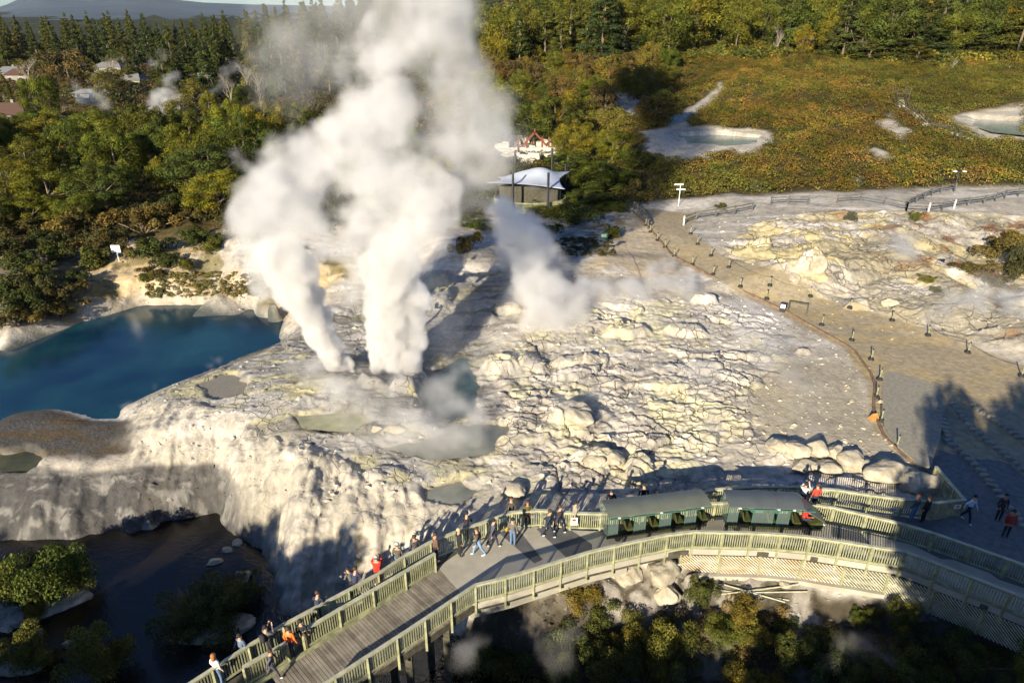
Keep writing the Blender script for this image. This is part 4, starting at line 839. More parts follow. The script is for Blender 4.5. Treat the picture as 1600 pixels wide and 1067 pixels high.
# face: 0 looks away from the camera (+y), 180 towards it, -90 right
PP = [
 (345,1070,-25,'stand',(.72,.70,.62),JN,(.30,.12,.04),'person with long ginger hair and a white top at the bottom left railing',dict(long_hair=True)),
 (384,1038,-20,'stand',(.10,.14,.22),JN,BK,'person in a denim jacket with a grey shoulder bag, looking over the stream',dict(bag=GR)),
 (424,1024,-30,'raise',GR,BK,BK,'person with a black backpack holding up a phone at the railing',dict(pack=BK)),
 (428,1059,-75,'walk',(.08,.08,.11),(.06,.06,.09),BR,'boy in a dark jacket walking in pale trainers on the board ramp',dict(ht=1.58)),
 (458,1027,-10,'stand',OR,NV,BR,'person in a bright orange jacket leaning by the gap in the railing',{}),
 (477,1015,-5,'stand',BK,(.12,.10,.06),BK,'person in black photographing beside the orange jacket',{}),
 (499,975,-15,'lean',NV,BK,BR,'person in a navy jacket leaning on the railing by the deep shade',{}),
 (557,936,-15,'lean',(.025,.035,.08),BK,BR,'person in a blue puffer jacket bent over the railing',{}),
 (553,930,60,'lean',GR,BK,BK,'person whose head just shows beyond the blue puffer jacket',dict(ht=1.6)),
 (592,913,0,'raise',RD,RD,GR,'person all in bright red holding a camera to the face',dict(coat=True,hat=(.45,.45,.45))),
 (624,893,-5,'stand',(.08,.075,.06),JN,GR,'person with a pale grey beanie and an olive jacket',dict(hat=(.5,.5,.5),coat=True)),
 (650,880,30,'stand',(.06,.06,.07),(.25,.25,.26),BR,'person in a black coat with a fur hood at the railing',dict(coat=True)),
 (682,876,-60,'stand',(.13,.07,.05),BK,BR,'person in a maroon coat with white straps at the end of the inner railing',dict(coat=True)),
 (718,869,-60,'stand',BK,BK,(.55,.40,.20),'person in black with blond hair standing on the sunlit concrete',{}),
 (729,846,-10,'lean',BK,BK,BK,'person in black pressed against the railing in its shadow',{}),
 (748,867,100,'walk',(.07,.05,.04),(.16,.28,.48),BR,'person in a brown top and light blue jeans walking left',{}),
 (770,854,-70,'walk',(.07,.08,.11),(.04,.035,.06),BK,'person in a dark jacket with grey sleeves striding beside the jeans walker',{}),
 (801,852,-20,'stand',(.12,.11,.10),JN,BK,'person in a grey hoodie and blue jeans with a yellow bag',dict(bag=(.6,.28,.03))),
 (799,818,160,'stand',(.05,.045,.04),BK,BR,'bald person in a dark checked shirt looking down at their hands',dict(skin='light')),
 (824,824,200,'stand',(.08,.075,.02),BK,BR,'person in an olive vest against the railing, turned to the camera',dict(skin='tan')),
 (856,839,-80,'walk',NV,NV,BR,'person in navy striding right with a waist bag and white shoes',dict(bag=BK)),
 (872,832,-75,'walk',(.035,.025,.035),(.03,.03,.05),BR,'person in a dark plum top walking just ahead of the navy one',{}),
 (896,826,-60,'walk',(.26,.25,.21),(.17,.15,.07),BK,'person in a grey jacket and khaki trousers beside the white notice',{}),
 (953,806,0,'stand',BK,BK,BK,'person behind the shuttle roof, only a dark head showing',dict(ht=1.7)),
 (1003,797,0,'stand',BK,BK,BK,'person farther along behind the shuttle roof, dark hair showing',dict(ht=1.75)),
 (1251,795,-40,'raise',(.5,.5,.52),NV,BK,'person in a pale top holding a camera in the outer lookout',{}),
 (1270,797,10,'stand',(.40,.05,.03),NV,BR,'person in a dark red jacket in the outer lookout',{}),
 (1423,815,20,'stand',(.06,.08,.10),JN,(.30,.11,.05),'person in a teal grey jacket with red hair at the lookout railing',{}),
 (1441,816,30,'stand',BK,BK,(.10,.04,.02),'person in a black coat leaning close to the red haired one',dict(coat=True)),
 (1508,814,-150,'walk',(.50,.56,.68),BK,BK,'person in a white and pale blue top walking by the small notice',{}),
 (1558,813,170,'stand',(.035,.025,.04),BK,BK,'person in a dark plum hoodie on the dark path',dict(skin='tan')),
 (1569,839,160,'stand',(.28,.03,.025),BK,BK,'person in a dark red hoodie with pale lettering, in the shade on the path',dict(skin='tan',coat=True)),
]
for x, y, fc, ps, tp, lg, hr, lb, kw in PP: person(x, y, fc, ps, tp, lg, hr, lb, shoe=(.65, .65, .62) if 'walk' in ps or 'white' in lb else (.08, .08, .08), z=-.03 if x < 690 and y < 1045 and 'ramp' not in lb else 0, **kw)
dr = cb.matrix_world if False else None
cd = Vector(cb.location); dx = Vector((math.cos(angb), math.sin(angb), 0))
person(0, 0, -90 + math.degrees(angb), 'sit', RD, NV, BR, 'driver in a red jacket seated in the nose of the front shuttle car', xy=tuple(cd + dx * 1.55 + Vector((0, -.12, .28))), ht=1.6)
# pale lettering on the hoodie of the person on the path
# ------------------------------------------------------------ pavilion, gateway, houses
def inv(root): return Matrix.Translation(-root.location)
p = Vector(at(828, 322)); p.z = 1.6; pav = empty('pavilion', tuple(p), 0, 'round deck pavilion under a white tensile canopy among the trees', 'pavilion')
n_ = 24; q = MB(); ring = [(4.6 * math.cos(2 * math.pi * k / n_), 3.6 * math.sin(2 * math.pi * k / n_)) for k in range(n_)]; q.prism(ring, -.15, 0.1); q.build('floor', M['board'], pav)
q = MB()
for (x0, y0), (x1, y1) in zip(ring, ring[1:] + ring[:1]):
    if y0 > 1.5: continue
    q.bar((x0, y0, 1.15), (x1, y1, 1.15), .12, .08); q.bar((x0, y0, .25), (x1, y1, .25), .06, .08)
    for k in range(8): t = k / 8; q.box((x0 + (x1 - x0) * t, y0 + (y1 - y0) * t, .7), (.05, .05, .85))
q.build('railing', M['timber'], pav)
q = MB(); q.prism([(x_ * .86, y_ * .8) for x_, y_ in ring if y_ > -1], .1, 2.6); q.build('back_wall', M['dark_timber'], pav)
q = MB()
for (x0, y0) in ring[::3]: q.box((x0 * .93, y0 * .93, -1.1), (.25, .25, 2))
q.build('footing', M['dark_timber'], pav)
nx2, ny2 = 28, 20; Vv = []; Ff = []
for i in range(nx2 + 1):
    for j in range(ny2 + 1):
        u, w_ = 2 * i / nx2 - 1, 2 * j / ny2 - 1
        e_ = 1 - .22 * (1 - abs(w_) ** 1.5) * abs(u) ** 3; g_ = 1 - .25 * (1 - abs(u) ** 1.5) * abs(w_) ** 3
        peak = 1.25 * math.exp(-((u - .25) ** 2 * 5 + (w_ - .3) ** 2 * 3)) + .6 * math.exp(-((u + .35) ** 2 * 6 + (w_ - .6) ** 2 * 6)); Vv.append((u * 4.8 * e_ + w_ * .6, w_ * 3.4 * g_, 3.3 + peak * (1 - .3 * abs(u * w_)) + .4 * u * w_))
for i in range(nx2):
    for j in range(ny2): a_ = i * (ny2 + 1) + j; Ff.append((a_, a_ + ny2 + 1, a_ + ny2 + 2, a_ + 1))
q = MB(); q.v = Vv; q.f = Ff; o = q.build('canopy', M['canopy'], pav, smooth=True); md = o.modifiers.new('t', 'SOLIDIFY'); md.thickness = .04
for x0, y0, h0, z0 in ((-2.2, -3.3, 5.2, -1.6), (2.1, -3.9, 5.0, -3.2), (-1.9, 3.5, 6.2, -.2), (2.9, 3.2, 6.6, -.2), (4.7, 3.4, 4.6, -.2)): q = MB(); q.tube([(x0, y0, z0), (x0, y0, h0)], .15, 8); q.build('mast', M['steel'], pav)
# carved red gateway with white stone tiers behind it
p = Vector(at(835, 240)); gw = empty('carved_gateway', tuple(p), 0, 'red carved timber gateway with a gable, behind the canopy', 'gateway')
q = MB()
for x in (-3.4, -1.6, 1.6, 3.0): q.box((x, 0, 1.6), (.35, .35, 4.0))
q.build('post', mat('red_timber', (.15, .045, .03), .8), gw); RW = bpy.data.materials['red_timber']
q = MB(); q.bar((-2.6, -.1, 1.6), (0, -.1, 4.6), .3, .4); q.bar((2.6, -.1, 1.6), (0, -.1, 4.6), .3, .4); q.build('gable', RW, gw)
q = MB(); q.bar((0, -.1, 4.4), (0, -.1, 5.4), .3, .3); q.build('finial', RW, gw); gw.scale = (.8, .8, .75)
gi_ = 0
for i, (x, y, w_, h_) in enumerate([(785,232,2.6,.9),(800,226,3.2,.9),(818,222,2.2,.9),(850,228,3.2,.9),(868,224,2.4,.9),(795,242,3.4,.9),(822,240,3.4,1.0),(846,240,3.2,1.0),(868,238,2.8,.9),(800,254,3.0,1.2),(826,256,3.6,1.4),(788,248,1.6,.8),(862,250,2.4,1.),(812,216,2.0,.8)]):
    p = at(x, y); q = MB(); q.box((0, 0, h_ / 2 - .1), (w_, .9, h_ + .2)); q.box((w_ * .2, .3, h_ + .1), (w_ * .5, .5, .3)); o = q.build('stone_tier', mat('white_stone', (.52, .49, .42), .9, scale=2) if i == 0 else bpy.data.materials['white_stone'], bevel=.06); o.location = p; o.rotation_euler = (0, 0, (i % 5 - 2) * .12); tag(o, 'low white stone tier in the sun behind the canopy', 'stone tier', 'white stone tiers round the gateway')
def house(px, py, y, w_, d_, h_, roof, wall, label, rz=0):
    p = PY(px, py, y); z = G(p[0], y); root = empty('house', (p[0], y, z), rz, label, 'house')
    q = MB(); q.box((0, 0, h_ / 2), (w_, d_, h_)); q.build('wall', wall, root)
    q = MB(); a_, b_ = w_ / 2 + .5, d_ / 2 + .6; r_ = d_ * .28; i = len(q.v); hp = a_ * .55
    q.v += [(-a_, -b_, h_), (a_, -b_, h_), (a_, b_, h_), (-a_, b_, h_), (-hp, 0, h_ + r_), (hp, 0, h_ + r_)]; q.f += [(0, 1, 5, 4), (1, 2, 5), (2, 3, 4, 5), (3, 0, 4), (3, 2, 1, 0)]
    rf = q.build('roof', roof, root); q = MB(); q.box((hp * .4, .3, h_ + r_), (.7, .7, 1.4)); q.build('chimney', wall, rf)
    for k in range(max(2, int(w_ / 3.2))):
        x = -w_ / 2 + (k + .5) * w_ / max(2, int(w_ / 3.2)); q = MB(); q.box((x, -d_ / 2 - .04, h_ * .55), (1.5, .1, 1.2)); wn = q.build('window', M['white'], root)
        q = MB(); q.box((x, -d_ / 2 - .1, h_ * .55), (1.3, .05, 1.0)); q.build('pane', mat('house_pane', (.05, .06, .08), .1) if 'house_pane' not in bpy.data.materials else bpy.data.materials['house_pane'], wn)
rr_ = mat('red_roof', (.09, .05, .035), .8); gr_ = mat('grey_roof', (.16, .17, .18), .7); pr_ = mat('pale_roof', (.17, .17, .165), .7); ww_ = mat('pale_wall', (.22, .21, .18), .8)
for a_ in ((12,170,190,14,9,3.2,rr_,ww_,'house with a red brown roof at the left edge'), (44,168,195,8,8,3,rr_,ww_,'small annex with a dark red roof beside the left edge house'), (84,190,165,8,7,3.2,gr_,ww_,'house with a grey roof showing between the round trees'),
           (260,170,185,12,8,2.6,pr_,ww_,'long pale roofed shed behind the steaming vents'), (312,126,290,14,6,1.8,pr_,ww_,'long pale building in front of the conifers'), (362,123,300,11,6,1.8,pr_,ww_,'second pale building to the right of the long one'),
           (32,116,310,9,8,3,rr_,ww_,'distant house with a red roof among bare trees'), (18,112,320,10,8,3,gr_,ww_,'distant house with a blue grey roof'), (172,100,330,12,7,2.2,pr_,ww_,'far pale house below the conifer wall'), (215,90,345,24,6,1.8,pr_,ww_,'far long white roof under the conifers'), (148,150,230,12,4,1.4,pr_,ww_,'low pale wall like shed beside the steam'), (205,118,300,10,8,3,pr_,ww_,'small white house in the clearing'), (255,210,140,6,6,3,gr_,ww_,'shaded hut deep between the round trees')): house(*a_)
# hillside stairs and boardwalk
sl = [Vector(at(*q_)) for q_ in [(1405,158),(1408,172),(1430,185),(1452,207),(1482,212),(1515,224)]]; st = empty('hillside_boardwalk', tuple(sl[0]), 0, 'narrow dark boardwalk with stairs on the scrub slope', 'boardwalk'); q = MB(); iv = inv(st)
for a, b in zip(sl, sl[1:]):
    L_ = (b - a).length; nn_ = int(L_ / .6)
    for k in range(nn_): c_ = a.lerp(b, k / nn_); dd = (b - a).normalized(); q.bar(c_ - Vector((-dd.y, dd.x, 0)) * .8 + Vector((0, 0, .6)), c_ + Vector((-dd.y, dd.x, 0)) * .8 + Vector((0, 0, .6)), .4, .07)
o = q.build('tread', M['rail'], st); o.matrix_parent_inverse = iv
for sd in (-.8, .8):
    q = MB()
    for a, b in zip(sl, sl[1:]):
        dd = (b - a).normalized(); s_ = Vector((-dd.y, dd.x, 0)) * sd; q.bar(a + s_ + Vector((0, 0, 1.6)), b + s_ + Vector((0, 0, 1.6)), .12, .14); q.bar(a + s_ + Vector((0, 0, .6)), b + s_ + Vector((0, 0, .6)), .12, .2)
        for k in range(4): c_ = a.lerp(b, k / 4) + s_; q.box((c_.x, c_.y, c_.z + .8), (.14, .14, 1.8))
    o = q.build('handrail', M['dark_timber'], st); o.matrix_parent_inverse = iv
q = MB(); 
for x in (-1.3, 1.3):
    for y in (-1, 1): q.box((x, y, 1.2), (.18, .18, 3))
q.box((0, 0, .5), (3, 2.4, .2)); q.box((0, -1, 1.5), (2.8, .1, .1)); o = q.build('lookout_platform', M['dark_timber'], st)
# ------------------------------------------------------------ vegetation
def leaves(cl, n, size, col, seed, up=.35, var=.35, inner=.72, squash=.8, aspect=.6, tilt=.55):
    """a cloud of small leaf quads on the shells of many clumps; cl: rows x,y,z,r"""
    g = np.random.default_rng(seed); cl = np.asarray(cl, float); k = len(cl)
    w = cl[:, 3] ** 2; idx = g.choice(k, n, p=w / w.sum()); d = g.normal(size=(n, 3)); d[:, 2] += up; d /= np.linalg.norm(d, axis=1)[:, None]
    r = cl[idx, 3] * (inner + (1.06 - inner) * g.random(n)); c = cl[idx, :3] + d * r[:, None] * np.array((1, 1, squash))
    nr = d + g.normal(size=(n, 3)) * tilt; nr /= np.linalg.norm(nr, axis=1)[:, None]
    t = np.cross(nr, g.normal(size=(n, 3))); t /= np.linalg.norm(t, axis=1)[:, None] + 1e-9; b = np.cross(nr, t)
    s = (size * (.6 + .8 * g.random(n)))[:, None]; t = t * s; b = b * s * aspect
    V = np.stack([c - t, c - b, c + t, c + b], 1).reshape(-1, 3); F = np.arange(4 * n).reshape(n, 4)
    cc = (1 + var * (g.random(k) * 2 - 1))[idx] * (1 + .35 * (g.random(n) * 2 - 1)); hue = (.14 * (g.random(k) * 2 - 1))[idx]
    C_ = np.array(col)[None] * cc[:, None] * np.stack([1 + hue, 1 + hue * .2, 1 - hue], 1)
    return V, F, np.repeat(C_, 4, 0)
def in_shape(g, kind):
    if kind == 'broad':
        while 1:
            p = g.uniform(-1, 1, 3)
            if (.72 if g.random() < .8 else .3) < np.linalg.norm(p) < 1: return (p[0] * .44, p[1] * .44, .56 + p[2] * .36)
    if kind == 'cone':
        z = g.random() ** .8; a = g.random() * 6.283; r = (1 - z) * .24 * (.45 + .55 * g.random()); return (r * math.cos(a), r * math.sin(a), .10 + z * .86)
    if kind == 'euc':
        while 1:
            p = g.uniform(-1, 1, 3)
            if .25 < np.linalg.norm(p) < 1: return (p[0] * .36, p[1] * .36, .56 + p[2] * .40)
PR = {}
def proto_tree(name, kind, nc, rc, nl, ls, col, seed, bark='trunk', trunk_r=.022, **kw):
    g = np.random.default_rng(seed); cl = []
    lump = [(g.uniform(-.3, .3), g.uniform(-.3, .3)) for _ in range(3)]
    for _ in range(nc):
        p = in_shape(g, kind); r = rc * (.65 + .7 * g.random()) * ((1.25 - p[2]) if kind == 'cone' else 1); cl.append((p[0] * (1.12 if p[0] > lump[0][0] else .88), p[1], p[2], r))
    V, F, C_ = leaves(cl, nl, ls, col, seed, **kw)
    cr = mesh_np('crown', V, F, M['leaf'], cols=C_, link=False)
    q = MB(); q.tube([(0, 0, -.06), (0, 0, .2), (.01, .01, .55), (0, 0, .85)], [trunk_r * 1.3, trunk_r, trunk_r * .6, trunk_r * .15], 7)
    for k in range(9 if kind != 'cone' else 3):
        c = cl[g.integers(len(cl))]; z0 = g.uniform(.15, .5); q.tube([(0, 0, z0), (c[0] * .5, c[1] * .5, (z0 + c[2]) / 2 - .02), c[:3]], [trunk_r * .5, trunk_r * .35, trunk_r * .12], 5)
    me = bpy.data.meshes.new('trunk'); me.from_pydata(q.v, [], q.f); me.materials.append(M[bark]); me.polygons.foreach_set('use_smooth', [True] * len(me.polygons))
    PR.setdefault(name, []).append((cr, me))
for s_ in range(4): proto_tree('broad', 'broad', 85, .088, 19000, .0105, ((.105, .115, .012), (.088, .108, .013), (.14, .130, .014), (.072, .088, .015))[s_], 10 + s_, var=.5, up=.5, tilt=.32)
proto_tree('dense', 'broad', 110, .11, 30000, .017, (.08, .095, .014), 15, var=.4, up=.3, inner=.4)
for s_ in range(3): proto_tree('cone', 'cone', 120, .062, 9000, .012, ((.062, .075, .016), (.050, .066, .018), (.085, .088, .016))[s_], 20 + s_, squash=.45, var=.4, aspect=.45, trunk_r=.012)
for s_ in range(3): proto_tree('euc', 'euc', 75, .09, 9500, .012, ((.115, .120, .016), (.140, .128, .015), (.092, .108, .018))[s_], 30 + s_, 'trunk', trunk_r=.013, var=.5, up=.6)
proto_tree('wattle', 'euc', 40, .10, 5000, .012, (.26, .18, .008), 40, var=.5, up=.6); proto_tree('wattle', 'broad', 40, .10, 5000, .012, (.15, .115, .010), 41, var=.5, up=.6)
proto_tree('olive', 'broad', 40, .12, 4000, .020, (.12, .105, .02), 42, var=.4); proto_tree('olive', 'broad', 40, .12, 4000, .020, (.13, .09, .03), 43, var=.4)
def bare(seed, n=26):
    g = random.Random(seed); q = MB()
    def br(p, d, L_, r, lv):
        e = p + d * L_; mid = p + d * L_ * .5 + Vector([g.uniform(-.03, .03) * L_ for _ in range(3)]); q.tube([p, mid, e], [r, r * .8, r * .5], 5 if lv < 2 else 4)
        if lv < 4:
            for _ in range(3 if lv else 5): br(p + d * L_ * g.uniform(.45, 1), (d + Vector((g.uniform(-.8, .8), g.uniform(-.8, .8), g.uniform(-.1, .6)))).normalized(), L_ * g.uniform(.5, .75), r * .55, lv + 1)
    br(Vector((0, 0, -.05)), Vector((0, 0, 1)), .38, .02, 0)
    me = bpy.data.meshes.new('branches'); me.from_pydata(q.v, [], q.f); me.materials.append(M['palebark']); return me
BARE = [bare(1), bare(2)]
_cnt = [0]
def tree(kind, x, y, h, w, label, name, group, z=None, lean=0, cat='tree'):
    g = random.Random(int(x * 131 + y * 77)); z = G(x, y) if z is None else z
    r = empty(name, (x, y, z - .2), g.uniform(0, 6.28), label, cat, group)
    if kind == 'bare':
        o = bpy.data.objects.new('branches', g.choice(BARE)); COL.objects.link(o); o.parent = r; r.scale = (w, w, h); return r
    cr, tk = g.choice(PR[kind]); bw_ = {'dense': .96, 'broad': .96, 'cone': .5, 'euc': .8, 'wattle': .85, 'olive': .96}[kind]
    for nm, me in (('crown', cr), ('trunk', tk)): o = bpy.data.objects.new(nm, me); COL.objects.link(o); o.parent = r
    r.scale = (w / bw_, w / bw_, h); r.rotation_euler[0] = lean; return r
def tpx(kind, px, ptop, y, wpx, label, name='broadleaf_tree', group='round trees of the near wood'):
    p = PY(px, ptop, y); h = p[2] - G(p[0], y); zd = y * _c + (CAMH - p[2]) * _s; return tree(kind, p[0], y, max(h, 1.5), wpx / FPX * zd, label, name, group)
# near wood on the left, described one by one where they can be told apart
NW = [(-10,235,84,120,'dark round tree cut by the left edge above the shrubs'),(28,205,98,100,'round tree third row at the left edge'),(60,255,84,105,'broad tree left of the clearing, nearest the shrubs'),(98,182,104,95,'tall dark tree left of the grey roofed house'),(148,245,83,110,'yellow green tree in front of the middle of the wood'),(165,190,98,105,'big round tree right behind the yellow green one'),
      (212,152,116,90,'tree whose top reaches the steaming vents'),(238,180,104,80,'tree just right of the vents, partly shaded'),(290,178,100,95,'tree left of the widest crown, behind the dark gap'),(318,215,88,150,'widest glossy green crown by the gap of shade'),(372,170,98,110,'tall green crown left of the steam'),(350,150,112,80,'smaller crown behind the tall one by the steam'),
      (408,150,108,90,'crown touching the left rim of the steam'),(452,150,110,80,'crown half veiled by the steam'),(420,215,96,80,'low crown under the left rim of the steam'),(330,262,80,120,'low front crown over the pale rocks'),(-30,300,76,90,'shaded low tree beyond the left edge'),(35,300,78,80,'low green tree above the shore shrubs on the left'),(110,300,78,70,'brownish low tree at the edge of the near wood'),(255,235,92,70,'dark tree standing in the gap of shade'),
      (640,188,104,75,'single tree seen through the hole in the steam'),(690,240,98,60,'tree in thin steam under the hole'),(560,200,110,90,'tree hidden deep in the steam'),(500,170,112,80,'tree behind the steam left of centre'),(735,345,74,50,'dark bush like tree at the right foot of the steam'),(757,365,72,40,'small dark tree beside the pale slope'),
      (745,105,138,95,'bright green tree right of the steam column'),(790,118,132,85,'bright green tree above the white tiers'),(760,165,124,70,'green tree below the bright pair'),(835,150,122,80,'tree with an olive crown right of the white tiers'),(868,140,122,90,'taller olive tree beside the white tiers'),(900,182,110,80,'dark tree behind the canopy on the right'),
      (888,232,101,70,'dark crown close to the canopy'),(942,248,91,92,'bright green tree in front, right of the canopy'),(915,290,86,75,'lower bright green crown left of the front tree'),(955,320,84,60,'low leafy crown at the foot of the front tree'),(960,195,108,70,'dark tree in the shade right of the dark crown'),(992,225,104,60,'dark tree in deep shade by the white hollow'),
      (975,262,96,50,'small shaded tree behind the front tree'),(880,345,82,60,'low dark shrub like tree below the pavilion'),(848,340,82,60,'dark low tree under the pavilion deck'),(720,210,106,60,'tree at the right rim of the steam hole')]
for px, pt, y, w, lb in NW: tpx('broad', px, pt, y, w, lb)
g = random.Random(8)
for i in range(34): # second and third rows
    px = g.uniform(-60, 480); y = g.uniform(112, 150); tpx('broad', px, (172 if px < 260 else 158) + g.uniform(-8, 20), y, g.uniform(60, 95), 'round dark tree in the packed back rows of the near wood', group='back rows of the near wood')
VL = [('broad',50,112,182,62,'yellow green round tree beside the house at the left edge'),('olive',95,72,262,80,'blue green spreading tree in the village'),('cone',193,66,300,26,'dark pointed conifer in the village'),('cone',205,72,305,22,'second dark conifer beside the pointed one'),('wattle',182,104,250,18,'small ochre tree by the long pale building'),
      ('bare',30,70,280,90,'large bare tree at the left edge of the village'),('bare',150,92,240,70,'tan bare tree in the middle of the village'),('bare',122,72,300,50,'reddish bare tree under the conifer wall'),('bare',165,65,310,50,'tall reddish bare tree under the conifer wall'),('bare',375,62,235,80,'bare tree before the tall conifers on the right'),('bare',395,78,215,60,'lower bare tree next to the steam'),('cone',270,75,250,48,'wide grey green conifer beside the lawn'),('bare',350,90,225,60,'grey bare tree over the lawn'),('broad',322,138,170,30,'small round palm like tree among the vents')]
for k, px, pt, y, w, lb in VL: tpx(k, px, pt, y, w, lb, {'cone': 'conifer', 'bare': 'bare_tree'}.get(k, 'broadleaf_tree'), 'trees scattered through the village')
for i in range(70):
    y = g.uniform(165, 345); px = g.uniform(-80, 470); k = g.choice(['olive', 'olive', 'broad', 'bare', 'cone', 'olive']); p = ray(px, 533); x = p[0] / p[1] * y; h = g.uniform(3.5, 8) if y < 230 else g.uniform(5, 11)
    tree(k, x, y, h, h * g.uniform(.7, 1.2) * (.5 if k == 'cone' else 1), {'olive': 'low olive bushy tree among the village gardens', 'broad': 'round green tree among the village gardens', 'bare': 'leafless tree among the village gardens', 'cone': 'small conifer among the village gardens'}[k], {'cone': 'conifer', 'bare': 'bare_tree'}.get(k, 'broadleaf_tree'), 'small trees of the village gardens')
for i in range(150): # conifer wall
    row = i % 3; px = -60 + (i // 3) * 16 + g.uniform(-6, 6); y = 352 + row * 16 + g.uniform(-5, 5); p = ray(px, 533); x = p[0] / p[1] * y; h = g.uniform(19, 25) + (px > 230) * 2
    tree('cone', x, y, h, h * g.uniform(.38, .55), 'tall conifer in the dark wall behind the village', 'conifer', 'conifer wall behind the village')
for i in range(26):
    px = 235 + i * 18 + g.uniform(-7, 7); y = g.uniform(235, 300); top = (62 - (px - 235) * .30 if px < 400 else 8) + g.uniform(-12, 10); tpx('cone', px, max(top, -15), y, g.uniform(34, 55), 'tall grey green conifer of the stand left of and behind the steam', 'conifer', 'tall conifer stand by the steam')
# hill forest
HF = [('cone',1000,48,225,60,'big blue green conifer at the foot of the hill forest'),('cone',1002,30,235,36,'pale conifer beside the big blue green one'),('bare',980,25,222,34,'white dead tree in the hill forest'),('wattle',838,70,228,26,'yellow flowering tree left of the dead tree'),('wattle',885,72,224,30,'yellow flowering tree above the olive tree'),('wattle',895,98,205,34,'yellow flowering tree lowest on the slope'),('wattle',1008,72,222,16,'small yellow tree at the foot of the big conifer'),
      ('cone',1330,28,225,120,'broad dark pine left of the pine group'),('cone',1400,18,222,125,'broad dark pine in the middle of the pine group'),('cone',1465,22,222,120,'broad dark pine right of the middle one'),('cone',1525,32,226,105,'broad dark pine at the right of the pine group'),('cone',1365,55,214,85,'lower dark pine in front of the pine group'),('cone',1440,60,212,85,'lower dark pine under the middle pines'),
      ('bare',1355,35,220,40,'pale bare tree between the dark pines'),('bare',1495,80,200,34,'white leaning dead tree on the scrub'),('bare',1578,105,195,20,'small white dead tree near the right edge'),('wattle',1350,-2,262,50,'large yellow tree above the dark pines'),('wattle',1545,0,250,60,'large yellow tree above the right pines'),('wattle',1590,5,248,60,'yellow tree in the top right corner'),('olive',1217,70,230,22,'small lime green rounded tree at the forest edge'),('bare',1270,25,236,50,'group of bare brown trunks at the forest edge'),('bare',1585,35,225,50,'grey bare tree at the right edge of the forest')]
for k, px, pt, y, w, lb in HF: tpx(k, px, pt, y, w, lb, {'cone': 'conifer', 'bare': 'bare_tree'}.get(k, 'broadleaf_tree'), 'trees at the foot of the hill forest')
for i in range(270):
    y = 216 + 120 * ((i + .5) / 270) ** .9 + g.uniform(-4, 4); px = 690 + ((i * 0.61803) % 1) * 960; p = ray(px, 533); x = p[0] / p[1] * y
    f_ = float(fbm(np.array(x), np.array(y), 40, 2, 50)); k = 'cone' if f_ > .56 or (px > 1290 and g.random() < .45) else ('wattle' if g.random() < .07 else 'bare' if g.random() < .05 else 'euc'); h = g.uniform(14, 22) if k == 'euc' else g.uniform(17, 25) if k == 'cone' else g.uniform(9, 13)
    tree(k, x, y, h, h * g.uniform(.6, .9) * (.75 if k == 'cone' else 1), {'cone': 'dark conifer in the dense hill forest', 'euc': 'olive green gum tree in the dense hill forest', 'wattle': 'yellow flowering wattle inside the hill forest', 'bare': 'pale leafless tree inside the hill forest'}[k], {'cone': 'conifer', 'bare': 'bare_tree', 'euc': 'gum_tree'}.get(k, 'wattle_tree'), 'trees of the hill forest')
for i in range(60):  # taller shrubs and small trees on the lower slope left of the white hollow
    px = g.uniform(700, 1010); y = g.uniform(128, 214); p = ray(px, 533); x = p[0] / p[1] * y; k = g.choice(['olive', 'olive', 'broad', 'euc', 'olive', 'wattle' if px < 920 else 'olive']); h = g.uniform(4, 7.5)
    tree(k, x, y, h, h * g.uniform(.8, 1.2), {'olive': 'low brown green tree on the lower slope behind the steam', 'broad': 'low green tree on the lower slope behind the steam', 'euc': 'thin gum tree on the lower slope behind the steam', 'wattle': 'yellow wattle on the lower slope behind the steam'}[k], 'small_tree', 'small trees of the lower slope')
# scrub that nobody could count
def blocked(x, y):
    i = np.searchsorted(ax, x); j = np.searchsorted(ay, y); i = np.clip(i, 0, len(ax) - 1); j = np.clip(j, 0, len(ay) - 1); return Z_patch[i, j] + (1 - far[i, j]) * (y > 60)
def scrub(name, xs, ys, r, cols, nper, ls, seed, label, zoff=-.1, mat_='leafn', squash=.75):
    g_ = np.random.default_rng(seed); n = len(xs); i = np.clip(np.searchsorted(ax, xs) - 1, 0, len(ax) - 2); j = np.clip(np.searchsorted(ay, ys) - 1, 0, len(ay) - 2); z = H1[i, j] + zoff
    cl = np.stack([xs, ys, z + r * .25, r], 1); V, F, C_ = leaves(cl, n * nper, ls, (1, 1, 1), seed, up=1.2, var=.3, squash=squash, inner=.8, tilt=.35)
    # colour per clump: nearest clump index is lost, so colour by place
    pc = np.clip((np.array([fbm(V[::4, 0], V[::4, 1], 9, 4, 61, .6)])[0] - .3) / .4, 0, 1); q2 = np.clip((fbm(V[::4, 0], V[::4, 1], 2.6, 3, 62, .6) - .3) / .4, 0, 1)
    cols = np.array(cols); base = cols[0] * (1 - pc[:, None]) + cols[1] * pc[:, None]; m2 = sstep(.55, .8, q2)[:, None]; base = base * (1 - m2) + cols[2] * m2; m3 = sstep(.35, .15, q2)[:, None]; base = base * (1 - m3) + cols[3] * m3; pb_ = fbm(V[::4, 0], V[::4, 1] * .7, 38, 3, 63); m4 = sstep(.52, .62, pb_)[:, None] * .6; base = base * (1 - m4) + cols[3] * 1.35 * m4; base = base * (.8 + .5 * sstep(.35, .6, fbm(V[::4, 0], V[::4, 1], 14, 3, 64)))[:, None]
    return tag(mesh_np(name, V, F, M[mat_], cols=C_ * np.repeat(base, 4, 0)), label, 'scrub', kind='stuff')
